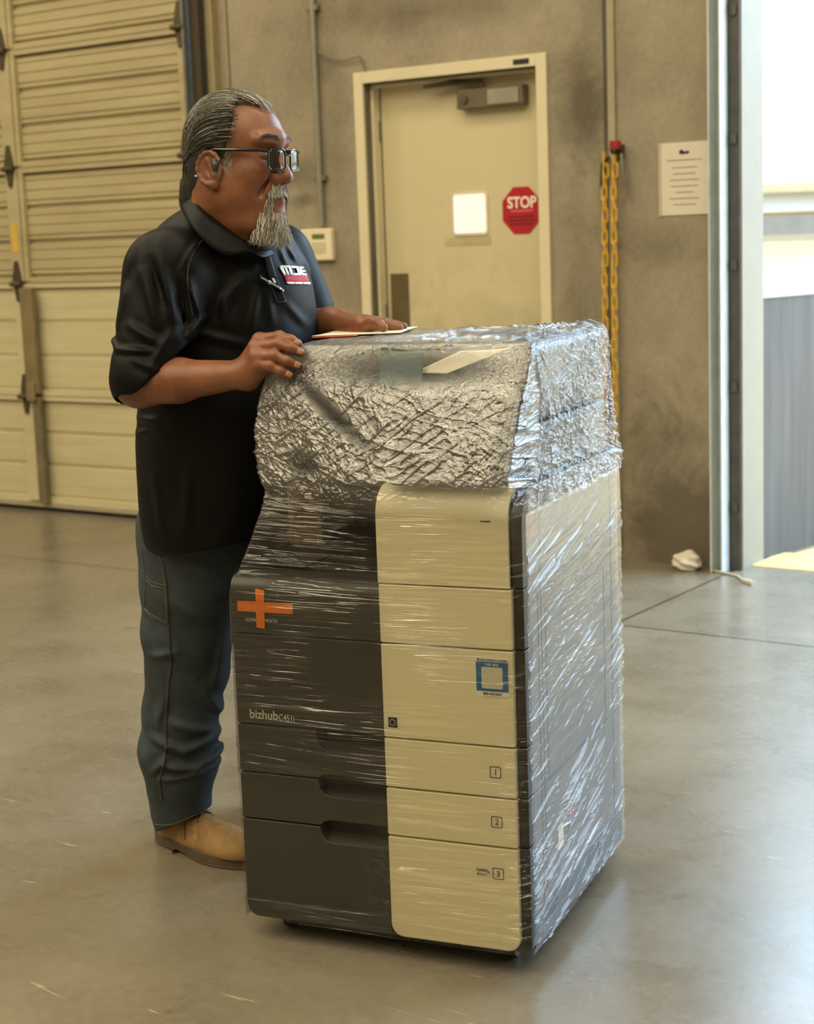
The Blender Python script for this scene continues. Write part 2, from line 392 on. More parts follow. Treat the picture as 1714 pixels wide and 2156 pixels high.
# STOP sign stuck on the door
stop = empty('stop_sign', MW @ Matrix.Translation((.6125, .0985, 1.529)), 'red octagonal STOP sign on the cream door beside its small window', 'sign')
R8 = [(.1*math.cos(math.radians(22.5+45*k))/math.cos(math.radians(22.5))*.97, .103*math.sin(math.radians(22.5+45*k))/math.cos(math.radians(22.5))) for k in range(8)]
MB().prism(R8, 'y', -.002, 0).build('sign_plate', redm, stop)
text('lettering', 'STOP', white, stop.matrix_world @ Matrix.Translation((.004, -.0024, .012)) @ RX90, .069, stop, .0018, 'CENTER', xs=.9)
MB().box(-.052, .062, -.0027, -.002, -.0045, .0000).build('fine_print', simple('pale_red_print', srgb(216, 130, 130), .5), stop)
fp = MB()
for k, w_ in enumerate((.066, .072, .060)): fp.box(-w_, w_, -.0027, -.002, -.032-.016*k, -.024-.016*k)
fp.build('fine_print', simple('dark_red_print', srgb(92, 14, 24), .5), stop)
# conduit, keypad, cable ---------------------------------
cnd = MB().cyl((-.418, -.022, 1.50), (-.418, -.022, WTOP), .0135, 16)
o = cnd.build('conduit_pipe', simple('painted_conduit', srgb(150, 146, 128), .4, .3), M=MW, smooth=True)
tag(o, 'thin grey vertical conduit pipe on concrete wall above the white keypad', 'pipe')
for zz in (1.72, 2.5):
    MB().box(-.45, -.386, -.030, 0, zz-.012, zz+.012).build('pipe_clamp', galv, o, bevel=.002)
kp = empty('alarm_keypad', MW @ Matrix.Translation((-.4505, 0, 1.41)), 'white alarm keypad with green display on wall left of cream door', 'keypad')
MB().box(-.094, .094, -.032, 0, -.075, .075).build('housing', simple('white_plastic', srgb(226, 214, 182), .45, var=.03), kp, bevel=.006)
MB().box(-.02, .052, -.0345, -.031, .028, .05).build('display', simple('green_lcd', srgb(96, 116, 44), .3), kp)
kb = MB()
for i in range(4):
    for j in range(4): kb.box(-.022+i*.021, -.007+i*.021, -.035, -.031, -.04+j*.014, -.031+j*.014)
kb.build('keys', simple('keypad_grey', srgb(196, 188, 160), .5), kp)
MB().cyl((-.045, -.031, -.04), (-.045, -.035, -.04), .009, 14).build('button', simple('keypad_btn', srgb(110, 112, 96), .5), kp)
pts = [(-.40, -.018, 2.30)]+[(-.40+.24*k/8, -.02, 2.30-.03*math.sin(math.pi*k/8)-.005*k) for k in range(1, 9)]+[(-.13, -.01, 2.18)]
tag(MB().tube(pts, .004, 6).build('cable', simple('thin_cable', srgb(120, 108, 84), .6), M=MW, smooth=True), 'thin loose cable running from conduit pipe to corner of door frame', 'cable')
# notice on the pier
nt = empty('notice_sheet', MW @ Matrix.Translation((1.4535, 0, 1.625)), 'laminated white notice taped to concrete pier beside dock doorway', 'notice')
MB().box(-.114, .114, -.004, 0, -.147, .147).build('sheet', simple('notice_paper', srgb(214, 204, 188), .3, var=.02), nt)
MB().box(-.116, -.104, -.0055, -.0035, -.15, .15).build('edge_strip', simple('clear_edge', srgb(186, 178, 160), .3), nt)
lm = simple('notice_ink', srgb(120, 112, 104), .6)
MB().prism([(-.022, .100), (-.010, .098), (.020, .100), (.024, .108), (.012, .112), (.002, .107), (-.010, .118), (-.022, .114)], 'y', -.0048, -.004).build('emblem', dark, nt)
lines = MB()
for k, (w_, zz) in enumerate([(.08, .075), (.055, .045), (.05, .02), (.065, -.005), (.06, -.03), (.04, -.055), (.065, -.08), (.05, -.105)]):
    lines.box(-w_, w_, -.0048, -.004, zz-.0016, zz+.0016)
lines.build('text_lines', lm, nt)
# hook and yellow chain -----------------------------------
hk = empty('wall_hook', MW @ Matrix.Translation((1.15, 0, 1.75)), 'steel wall bracket with red clip holding the yellow chain', 'hook')
MB().box(-.03, .03, -.012, 0, -.03, .03).tube([(0, -.01, 0), (0, -.05, -.005), (0, -.07, .012)], .008, 8).build('bracket', dkst, hk, bevel=.002)
MB().box(-.012, .03, -.06, -.03, .01, .045).build('clip', simple('red_clip', srgb(150, 30, 30), .4), hk, bevel=.004)
MB().tube([(.03, -.03, -.01), (.036, -.035, -.08), (.045, -.03, -.13), (.05, -.03, -.19)], .008, 8).build('snap_hook', galv, hk, smooth=True)
MB().tube([(-.03, -.03, -.02), (-.06, -.03, -.05), (-.065, -.03, -.15)], .009, 8).build('strap', simple('black_strap', (.03, .03, .03, 1), .6), hk, smooth=True)
yel = simple('yellow_plastic', srgb(226, 176, 30), .35, var=.08)
ch = empty('yellow_chain', MW @ Matrix.Translation((1.14, -.04, 1.72)), 'yellow plastic chain hanging doubled from wall hook left of the notice', 'chain')
def link_mesh(ax):
    L, wd_, r_ = .030, .0115, .0034; pts = []
    for k in range(16):
        t_ = 2*math.pi*k/16; cx = wd_*math.cos(t_); cz = (L-wd_)*(1 if math.sin(t_) > 0 else -1)*(abs(math.sin(t_)) > .05)+wd_*math.sin(t_)
        pts.append((cx, 0, cz) if ax else (0, cx, cz))
    m_ = MB().ring_tube(pts, r_, 6); return m_
proto = None
protos = {}
nl = 0
for (xa, xb, n) in ((-.034, -.060, 36), (.010, -.014, 36)):
    for i in range(n):
        ax = i % 2; f = i/(n-1)
        if ax not in protos:
            o = link_mesh(ax).build('chain_link', yel, ch, smooth=True); protos[ax] = o
        else:
            o = protos[ax].copy(); COL.objects.link(o); o.parent = ch
        o.location = (xa+(xb-xa)*f+.003*math.sin(i*1.7), .003*math.sin(i), -i*.046)
# dock doorway track, dark channel ------------------------
tr = MB().box(1.600, 1.606, -.10, 0, 0, OPH+.3).box(1.600, 1.650, -.016, -.010, 0, OPH+.3).box(1.644, 1.65, -.09, -.01, 0, OPH+.3)
tag(tr.build('trim_5', simple('bright_galvanised_track', srgb(206, 214, 214), .4, .2, var=.1, scale=14), M=MW, bevel=.0015), kind='structure')
tr = MB().box(1.652, OP0+.0, -.012, 0, 0, OPH+.05)
for k in range(6): tr.box(1.665, 1.685, -.024, -.012, .25+k*.5, .29+k*.5)
tag(tr.build('trim_6', simple('dark_track_channel', srgb(86, 82, 74), .5, .5, var=.2), M=MW, bevel=.002), kind='structure')
tr = MB().box(OP0, OP0+.004, 0, WT+.02, 0, OPH)
tag(tr.build('trim_7', simple('pale_jamb', srgb(128, 124, 112), .5, var=.05), M=MW), kind='structure')
ragm = simple('white_rag_cloth', srgb(206, 196, 180), .8)
# rag
rb = bmesh.new(); bmesh.ops.create_icosphere(rb, subdivisions=4, radius=.05)
for v_ in rb.verts:
    n_ = .35*math.sin(v_.co.x*110+1)*math.sin(v_.co.y*95)+.25*math.sin(v_.co.z*160+v_.co.x*80)
    v_.co *= 1+n_*.5; v_.co.x *= 1.25; v_.co.z = max(v_.co.z*.8, -.034)+.034
me = bpy.data.meshes.new('rag'); rb.to_mesh(me); rb.free(); me.polygons.foreach_set('use_smooth', [True]*len(me.polygons)); me.materials.append(ragm)
o = bpy.data.objects.new('rag', me); COL.objects.link(o); o.matrix_world = MW @ Matrix.Translation((1.485, -.08, 0)); tag(o, 'crumpled white rag on the floor at the foot of the concrete pier', 'rag')
pts = [(1.585, -.03, .14), (1.582, -.05, .03), (1.60, -.08, .006), (1.66, -.10, .006), (1.74, -.14, .006), (1.80, -.22, .006), (1.84, -.25, .006)]
o = MB().tube(pts, .005, 8).tube([(1.80, -.22, .006), (1.86, -.26, .008)], .012, 10).build('extension_lead', simple('pale_cord', srgb(186, 180, 164), .5), M=MW, smooth=True)
tag(o, 'pale cord lying on the floor across the foot of the steel track', 'cord')
# outside ---------------------------------------------------
gnd = simple('outside_paving', srgb(214, 180, 126), .8, var=.05, scale=2)
tag(MB().box(-20, 30, WT-.02, 40, -.25, -.012).build('ground_outside', gnd, M=MW), kind='structure')
tag(MB().box(OP0, OP1, .10, WT+.22, -.19, .004).build('threshold', simple('sunlit_yellow_sill', srgb(226, 196, 120), .6, var=.08), M=MW, bevel=.003), kind='structure')  # yellow puts a sunlit patch of ground into the sill's colour
stl = NT('blue_grey_steel_sheet'); co = stl.coord()
sn = stl.noise(stl.mapping(co, (9, 9, .6)), 1.6, 5, .6)
stl.principled(stl.ramp(sn, [(.3, srgb(58, 62, 66)), (.7, srgb(82, 86, 92))]), .5, .2)
pm = Matrix.Translation(V((1.50, 6.96, 0))) @ Matrix.Rotation(math.radians(44), 4, 'Z')
pl = empty('steel_barrier', pm, 'grey steel loading barrier standing just outside the bright open doorway', 'barrier')
MB().box(0, 3.4, 0, .04, .0, 1.135).build('sheet', stl.m, pl)
MB().box(0, 3.4, -.01, .05, 1.12, 1.16).build('top_rail', simple('pale_rail', srgb(160, 180, 200), .4, .3), pl, bevel=.003)
MB().box(.02, .08, .04, .1, -.012, 1.12).build('post', dkst, pl)
MB().box(1.6, 1.66, .04, .1, -.012, 1.12).build('post', dkst, pl)
bd = empty('warehouse_building', V((0, 0, 0)), 'bright white neighbouring building seen through the open doorway', 'building')
bw = simple('white_siding', (.34, .335, .30, 1), .7, var=.02, scale=.6)
bm_ = MB().box(1.0, 18.0, 15.0, 19.0, 1.55, 5.2)
bm_.build('upper_wall', bw, bd)
MB().box(1.0, 18, 15.25, 19, -.02, 1.55).build('lower_wall', simple('pale_yellow_wall', (.30, .27, .20, 1), .7, var=.04), bd)
MB().box(1.0, 18, 14.9, 15.02, 1.72, 1.80).build('fascia', simple('tan_fascia', (.22, .18, .10, 1), .6), bd)
MB().box(4.05, 4.4, 14.98, 15.25, 1.55, 1.80).build('downpipe', simple('olive_pipe', (.14, .13, .02, 1), .6), bd)
ob = empty('orange_tint_block', V((0, 0, 0)), 'unseen orange brown block added far right outside for orange reflections', 'building')  # added out of view to tint the film's reflections orange
MB().box(19.5, 24, 1.5, 14, -.02, 4.2).build('tint_wall', simple('orange_render', srgb(196, 120, 70), .8), ob)
MB().box(19.3, 24.2, 1.3, 14.2, 4.2, 4.5).build('tint_block_cap', simple('dark_block_cap', srgb(90, 74, 60), .7), ob)
sl = simple('grey_kerb', (.085, .083, .078, 1), .7)
tag(MB().box(1.5, 12, 12.6, 12.8, 1.36, 1.50).box(1.55, 1.65, 12.65, 12.75, -.02, 1.4).box(11, 11.1, 12.65, 12.75, -.02, 1.4).build('guard_rail', sl), 'grey horizontal guard rail outside in front of the white building', 'rail')
tag(MB().box(1.5, 12, 12.85, 12.95, -.02, 1.30).build('low_wall', simple('white_low_wall', (.5, .48, .42, 1), .7, var=.02)), 'sunlit white low wall behind the grey guard rail outside', 'wall')
# ================================================================== the copier
def pvnoise(P, scale, seed=0, lin=False):
    "trilinear value noise in [-1,1], P (N,3)"
    T = np.random.RandomState(seed).rand(32, 32, 32).astype(np.float32)*2-1
    Q = P*scale+100.0; I = np.floor(Q).astype(np.int32); Fq = (Q-I).astype(np.float32); Fq = Fq if lin else Fq*Fq*(3-2*Fq); I &= 31; J = (I+1) & 31
    def g(a, b, c): return T[a, b, c]
    x0, y0, z0 = I[:, 0], I[:, 1], I[:, 2]; x1, y1, z1 = J[:, 0], J[:, 1], J[:, 2]; fx, fy, fz = Fq[:, 0], Fq[:, 1], Fq[:, 2]
    a = g(x0,y0,z0)*(1-fx)+g(x1,y0,z0)*fx; b = g(x0,y1,z0)*(1-fx)+g(x1,y1,z0)*fx
    c = g(x0,y0,z1)*(1-fx)+g(x1,y0,z1)*fx; d = g(x0,y1,z1)*(1-fx)+g(x1,y1,z1)*fx
    return (a*(1-fy)+b*fy)*(1-fz)+(c*(1-fy)+d*fy)*fz
cop = empty('copier', MP, 'large grey and beige office copier wrapped in clear stretch film', 'copier')
DG = simple('charcoal_plastic', srgb(54, 50, 43), .42, var=.05, scale=3, bump=.12, bscale=900)
DK = simple('black_plastic', srgb(40, 37, 31), .4, var=.05)
BG = simple('beige_plastic', srgb(222, 212, 176), .42, var=.015, scale=2, bump=.08, bscale=900)
GR = simple('grey_side_plastic', srgb(122, 118, 114), .5, var=.03, scale=3)
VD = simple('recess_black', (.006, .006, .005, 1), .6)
G = .0016
# core carcass
MB().box(.006, .612, .030, .655, .06, .765).build('body', DK, cop, bevel=.004)
MB().prism(rrect(0, .618, .045, .12, .022, corners=(1, 1, 0, 0)), 'y', .004, .66).build('base', DK, cop, bevel=.003)
# left column: drawers with finger recesses (front faces in charcoal)
def dark_front(name, z0, z1, notch=None, low=None, corners=(0, 0, 0, 0), r=0):
    x0, x1 = 0.0, .3255
    if notch is None and low is None: poly = rrect(x0, x1, z0, z1, r, corners=corners)
    else:
        poly = []
        poly += [(x0+r, z0)] if not corners[0] else [(x0, z0+.024), (x0+.003, z0+.012), (x0+.012, z0+.003), (x0+.024, z0)]
        if low is not None:                            # shallow lip cut out of the lower right edge
            poly += [(.178, z0), (.184, z0+low*.6), (.200, z0+low), (x1, z0+low)]
        else: poly += [(x1, z0)]
        if notch is not None:
            poly += [(x1, z1-notch), (.205, z1-notch), (.19, z1-notch+.004), (.180, z1-notch+.014), (.176, z1)]
        else: poly += [(x1, z1)]
        poly += [(x0, z1)]
    m_ = MB().prism(poly, 'y', -.002, .030)
    o = m_.build(name, DG, cop, bevel=.0022)
    if notch is not None:
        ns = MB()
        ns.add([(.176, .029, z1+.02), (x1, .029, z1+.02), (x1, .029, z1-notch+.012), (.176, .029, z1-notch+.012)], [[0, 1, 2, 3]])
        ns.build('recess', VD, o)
        MB().prism([(-.0015, z1-notch), (.028, z1-notch), (.028, z1-notch+.016)], 'x', .186, x1).build('handle_lip', DG, o)
    return o
dark_front('drawer_front', .048+G, .259-G, .032, None, corners=(1, 0, 0, 0))
dark_front('drawer_front', .259+G, .358-G, .034, .012)
dark_front('drawer_front', .358+G, .459-G, .040, .010)
dark_front('front_door', .459+G, .648-G)
# upper left cover: rounded shoulder into the output tray
prof = [(-.002, .648+G), (-.002, .735)]+[(-.002+.034*(1-math.cos(math.radians(t))), .735+.031*math.sin(math.radians(t))) for t in (15, 30, 45, 60, 75, 90)]+[(.07, .766), (.07, .648+G)]
MB().prism(prof, 'x', 0.0, .3255).build('front_cover', DG, cop, smooth=True)
# output tray, tower, rear support
MB().prism([(.05, .755), (.66, .775), (.66, .80), (.30, .792), (.07, .768)], 'x', .002, .33).build('output_tray', DK, cop, bevel=.003)
MB().box(.01, .335, .40, .655, .77, .94).build('rear_housing', VD, cop, bevel=.003)
MB().box(.012, .095, .24, .40, .77, .94).build('support_post', simple('brown_grey_plastic', srgb(112, 98, 78), .5), cop, bevel=.006)
MB().box(.004, .14, .060, .20, .775, .779).build('tray_wing', simple('smoked_plastic', srgb(56, 52, 42), .3), cop, bevel=.0015)
prof = [(.031, .60), (.031, .90)]+[(.031+.05*(1-math.cos(math.radians(t))), .90+.045*math.sin(math.radians(t))) for t in (20, 40, 60, 80, 90)]+[(.65, .95), (.65, .60)]
MB().prism(prof, 'x', .335, .60).build('tower', DK, cop, smooth=True)
# beige right column
def beige(name, z0, z1, corners=(0, 0, 0, 0), r=0.0, x1=.597):
    return MB().prism(rrect(.3275, x1, z0, z1, r, corners=corners), 'y', -.010, .030).build(name, BG, cop, bevel=.0028)
d3 = beige('drawer_panel', .050, .259-G, (1, 1, 0, 0), .026); d2 = beige('drawer_panel', .259+G, .358-G); d1 = beige('drawer_panel', .358+G, .459-G)
beige('toner_door', .459+G, .648-G); beige('upper_panel', .648+G, .766-G)
prof = [(-.010, .766+G), (-.010, .895)]+[(-.010+.055*(1-math.cos(math.radians(t))), .895+.058*math.sin(math.radians(t))) for t in range(8, 91, 8)]+[(.12, .9545), (.12, .949)]+[(.05-.052*math.sin(math.radians(t))+.0, .895+.054*math.cos(math.radians(t))) for t in range(10, 91, 10)]+[(-.002, .766+G)]
MB().prism(prof, 'x', .3275, .594).build('top_hood', BG, cop, smooth=True, angle=50)
MB().box(.540, .560, -.0108, -.0096, .8925, .8945).build('status_slot', VD, cop)
# black edge strip following the hood, split like the drawers
def edge(z0, z1): MB().box(.5985, .6175, .0, .034, z0+G, z1-G).build('edge_strip', DK, cop, bevel=.002)
for a_, b_ in ((.259, .358), (.358, .459), (.459, .648), (.648, .766)): edge(a_, b_)
MB().prism(rrect(.5985, .6175, .047, .2575, .014, corners=(0, 1, 0, 0)), 'y', .0, .034).build('edge_strip', DK, cop, bevel=.002)
prof = [(.0, .766+G), (.0, .885)]+[(.055*(1-math.cos(math.radians(t))), .885+.055*math.sin(math.radians(t))) for t in range(10, 91, 10)]+[(.14, .94), (.14, .90), (.034, .86), (.034, .766+G)]
MB().prism(prof, 'x', .5965, .6175).build('edge_strip', DK, cop, smooth=True)
# right side covers
sd = MB().box(.611, .6165, .036, .662, .075, .948)
side = sd.build('side_cover', GR, cop, bevel=.002)
sg = MB()
for (v0, v1, z0, z1) in ((.13, .54, .355, .70), ):
    t_ = .0018
    sg.box(.616, .6172, v0, v1, z1, z1+t_).box(.616, .6172, v0, v0+t_, z0, z1).box(.616, .6172, v1, v1+t_, z0, z1).box(.616, .6172, v0, v1, z0, z0+t_)
sg.box(.616, .6172, .085, .087, .08, .74).box(.616, .6172, .036, .662, .357, .3588).box(.616, .6172, .60, .6018, .08, .9).box(.616, .6172, .105, .1065, .14, .93)
sg.build('panel_seams', simple('seam_shadow', srgb(84, 82, 80), .6), side)
MB().prism(rrect(.045, .072, .60, .68, .012), 'x', .616, .6175).build('grip_mark', simple('oval_grip', srgb(120, 120, 122), .5), side)
redt = simple('red_label', srgb(190, 40, 50), .4)
for zz in (.855, .885): MB().box(.6165, .6175, .048, .075, zz, zz+.014).build('red_tab', redt, side)
MB().box(.6165, .6175, .26, .285, .235, .25).build('red_tab', redt, side)
MB().box(.6165, .6175, .18, .215, .19, .24).build('white_label', white, side)
MB().box(.605, .619, .036, .655, .048, .078).box(.605, .6195, .46, .655, .048, .11).build('lower_skirt', simple('dark_grey_skirt', srgb(88, 86, 84), .5), cop, bevel=.004)
# back cover
MB().box(.01, .612, .652, .664, .06, .95).build('back_cover', GR, cop, bevel=.002)
# scanner and document feeder
MB().box(.020, .600, .105, .645, .935, 1.055).build('scanner', DG, cop, bevel=.012)
MB().prism([(.13, 1.058), (.64, 1.058), (.64, 1.20), (.58, 1.207), (.19, 1.205), (.155, 1.19), (.135, 1.15)], 'x', .055, .598).build('document_feeder', DG, cop, bevel=.014)
MB().box(.17, .50, .27, .56, 1.203, 1.210).build('feed_tray', DK, cop, bevel=.003)
# operation panel, tilted, in front of the scanner
pm_ = Matrix.Translation((.47, -.008, .962)) @ Matrix.Rotation(math.radians(-27), 4, 'X')
pn = empty('control_panel', Matrix.Identity(4)); pn.parent = cop; pn.matrix_basis = pm_
MB().prism(rrect(-.120, .120, 0, .200, .012), 'y', -.012, .022).build('panel_housing', DG, pn, bevel=.004)
MB().prism(rrect(-.108, .108, .014, .165, .004), 'y', -.0135, -.0115).build('screen', simple('dark_glass', (.01, .01, .012, 1), .08), pn)
MB().cyl((.0, .03, .07), (.0, .13, .03), .02, 16).build('panel_arm', DK, pn, smooth=True)
# front lettering and marks
CP = MP
txt = simple('pale_print', srgb(190, 184, 166), .5, var=.02)
text('model_lettering', 'bizhub', txt, CP @ Matrix.Translation((.029, -.0024, .4725)) @ RX90, .0268, cop, .0003, xs=.92)
text('model_lettering', 'C451i', txt, CP @ Matrix.Translation((.0945, -.0024, .4725)) @ RX90, .0185, cop, .0, xs=.80)
text('brand_lettering', 'KONICA MINOLTA', txt, CP @ Matrix.Translation((.032, -.0024, .6735)) @ RX90, .0096, cop, 0, xs=.86)
inkm = simple('grey_print', srgb(84, 78, 62), .5)
for (nm, zc) in (('1', .4095), ('2', .3105), ('3', .2065)):
    u_ = .5565
    fr_ = MB()
    o_ = rrect(u_-.0115, u_+.0115, zc-.0115, zc+.0115, .003, 4); i_ = rrect(u_-.0098, u_+.0098, zc-.0098, zc+.0098, .002, 4); n = len(o_)
    vs = [(p[0], -.0112, p[1]) for p in o_]+[(p[0], -.0112, p[1]) for p in i_]
    fr_.add(vs, [[i, (i+1) % n, n+(i+1) % n, n+i] for i in range(n)])
    fr_.build('tray_number_frame', inkm, cop)
    text('tray_number', nm, inkm, CP @ Matrix.Translation((u_, -.0108, zc-.0055)) @ RX90, .0165, cop, 0, 'CENTER')
text('tray_lettering', 'Letter', inkm, CP @ Matrix.Translation((.512, -.0108, .2085)) @ RX90, .0095, cop)
text('tray_lettering', '8½x11', inkm, CP @ Matrix.Translation((.513, -.0108, .200)) @ RX90, .0075, cop)
text('tray_lettering', 'D', inkm, CP @ Matrix.Translation((.534, -.0108, .2045)) @ RX90, .0075, cop)
MB().box(.3385, .3565, -.0112, -.0098, .481, .501).build('square_sensor', VD, cop)
MB().ring_tube([(.3475+.006*math.cos(k*math.pi/8), -.0115, .491+.006*math.sin(k*math.pi/8)) for k in range(16)], .0006, 5).build('sensor_ring', txt, cop)
# service sticker (its square code is left blank)
st = MB().prism(rrect(.5225, .5885, .5585, .6345, .004), 'y', -.0113, -.0098).build('service_sticker', simple('sticker_white', srgb(226, 220, 200), .4, var=.01), cop)
MB().box(.5235, .5875, -.0117, -.0112, .5685, .6255).build('blue_field', simple('sticker_blue', srgb(28, 96, 146), .4, var=.03), st)
MB().prism(rrect(.5345, .5765, .5735, .6155, .003), 'y', -.0121, -.0116).build('blank_square', simple('sticker_blank', srgb(204, 196, 170), .4, var=.05, scale=60), st)
text('sticker_lettering', '7105 4561', white, CP @ Matrix.Translation((.5555, -.0119, .618)) @ RX90, .0068, st, 0, 'CENTER')
bl_ = simple('navy_ink', srgb(30, 50, 80), .5)
text('sticker_lettering', 'KONICA MINOLTA | MyKMBS', bl_, CP @ Matrix.Translation((.557, -.0119, .6275)) @ RX90, .0044, st, 0, 'CENTER')
MB().cyl((.528, -.0119, .6295), (.528, -.0113, .6295), .0022, 12).build('sticker_logo', bl_, st)
text('sticker_lettering', '800-456-5664', bl_, CP @ Matrix.Translation((.5555, -.0119, .5615)) @ RX90, .0066, st, 0, 'CENTER')
# orange tape cross
tp = NT('orange_tape'); cof = tp.noise(tp.mapping(tp.coord(), (20, 20, 200)), 3, 3)
tb_ = tp.principled(tp.ramp(cof, [(.3, srgb(216, 110, 14)), (.7, srgb(240, 134, 26))]), .35)
tp.set(tb_, 'Alpha', .88)
MB().box(.015, .138, -.0032, -.0024, .693, .714).build('tape_strip', tp.m, cop)
MB().prism([(.056, .662), (.0745, .660), (.0765, .738), (.0575, .741)], 'y', -.0040, -.0032).build('tape_strip', tp.m, cop)
for (u_, v_) in ((.06, .08), (.55, .08), (.06, .60), (.55, .60)):
    c_ = MB().cyl((u_-.012, v_, .024), (u_+.012, v_, .024), .024, 20).box(u_-.016, u_+.016, v_-.012, v_+.012, .03, .048)
    c_.build('caster', DK, cop, bevel=.002)
# paper lying on top, under the film; loose sheet in the feeder
papm = simple('sheet_paper', srgb(226, 216, 196), .6, var=.03)
def sheet(name, poly, z, th, mat, amp, lab, cat, seed):
    vs = []; fs = []; N = 14
    (a, b, c, d) = [np.array(p) for p in poly]
    for i in range(N+1):
        for j in range(N+1):
            s_, t_ = i/N, j/N; p = (a*(1-s_)+b*s_)*(1-t_)+(d*(1-s_)+c*s_)*t_
            vs.append((p[0], p[1], z+p[2]+amp*math.sin(3*s_+seed)*math.cos(4*t_+seed)))
    fs = [[i*(N+1)+j, (i+1)*(N+1)+j, (i+1)*(N+1)+j+1, i*(N+1)+j+1] for i in range(N) for j in range(N)]
    o = raw(name, vs, fs, mat); o.matrix_world = MP; so = o.modifiers.new('t', 'SOLIDIFY'); so.thickness = th
    return tag(o, lab, cat)
sheet('paper_sheet', [(.06, .30, 0), (.225, .39, 0), (.175, .61, 0), (.03, .48, 0)], 1.2215, .0012, papm, .0006, 'loose white sheets lying on top of the wrapped copier by the hand', 'paper', 1)
sheet('paper_folder', [(.066, .285, 0), (.15, .325, 0), (.13, .42, 0), (.05, .39, 0)], 1.2195, .001, simple('orange_folder', srgb(196, 92, 36), .5), .0004, 'orange card under the white sheets on top of the copier', 'folder', 2)
sheet('paper_sheet', [(.352, .128, 0), (.43, .122, 0), (.56, .126, .05), (.46, .128, .045)], 1.155, .0008, papm, .002, 'white sheet trapped behind the film at the front of the document feeder', 'paper', 0)
o = MB().box(-.045, .045, -.002, 0, 0, .075).build('panel_cover', simple('smoky_blue_plastic', srgb(96, 112, 112), .2, var=.1), M=MP @ Matrix.Translation((.335, .118, 1.130)) @ Matrix.Rotation(.1, 4, 'Y'), bevel=.0008)
tag(o, 'bluish clear plastic flap behind the film at top centre of copier', 'flap')
# ================================================================== stretch film
# contour control points per height: left back, left front, panel left, panel right, side front, right back (u, v)
LV = [
 (.046, [(-.003,.662),(-.005,-.006),(.327,-.014),(.600,-.014),(.622,-.001),(.622,.668)]),
 (.100, [(-.003,.664),(-.005,-.007),(.327,-.014),(.600,-.014),(.622,-.002),(.622,.669)]),
 (.640, [(-.004,.664),(-.005,-.006),(.327,-.014),(.600,-.014),(.623,-.002),(.623,.669)]),
 (.730, [(-.004,.664),(-.005,-.004),(.327,-.014),(.600,-.014),(.624,-.001),(.624,.669)]),
 (.766, [(-.004,.664),(.004,.018),(.327,-.014),(.600,-.014),(.624,.000),(.624,.669)]),
 (.820, [(.000,.662),(.022,.040),(.327,-.014),(.598,-.015),(.624,.002),(.624,.669)]),
 (.880, [(.010,.660),(.040,.060),(.326,-.016),(.599,-.017),(.623,.006),(.623,.669)]),
 (.925, [(.014,.655),(.046,.085),(.326,-.020),(.600,-.022),(.621,.020),(.621,.669)]),
 (.950, [(.014,.652),(.036,.092),(.335,-.020),(.598,-.024),(.619,.040),(.619,.668)]),
 (.962, [(.014,.652),(.032,.096),(.345,-.034),(.598,-.036),(.619,.050),(.616,.662)]),
 (1.00, [(.014,.652),(.026,.100),(.343,-.018),(.600,-.020),(.616,.080),(.612,.655)]),
 (1.06, [(.014,.652),(.024,.100),(.340,.012),(.602,.010),(.612,.110),(.608,.650)]),
 (1.12, [(.016,.650),(.034,.106),(.335,.050),(.606,.045),(.612,.125),(.607,.647)]),
 (1.16, [(.022,.650),(.046,.110),(.330,.085),(.606,.080),(.612,.135),(.607,.645)]),
 (1.195,[(.026,.648),(.070,.116),(.330,.112),(.603,.112),(.612,.145),(.607,.642)]),
 (1.213,[(.040,.640),(.098,.130),(.330,.127),(.600,.128),(.606,.155),(.600,.636)]),
]
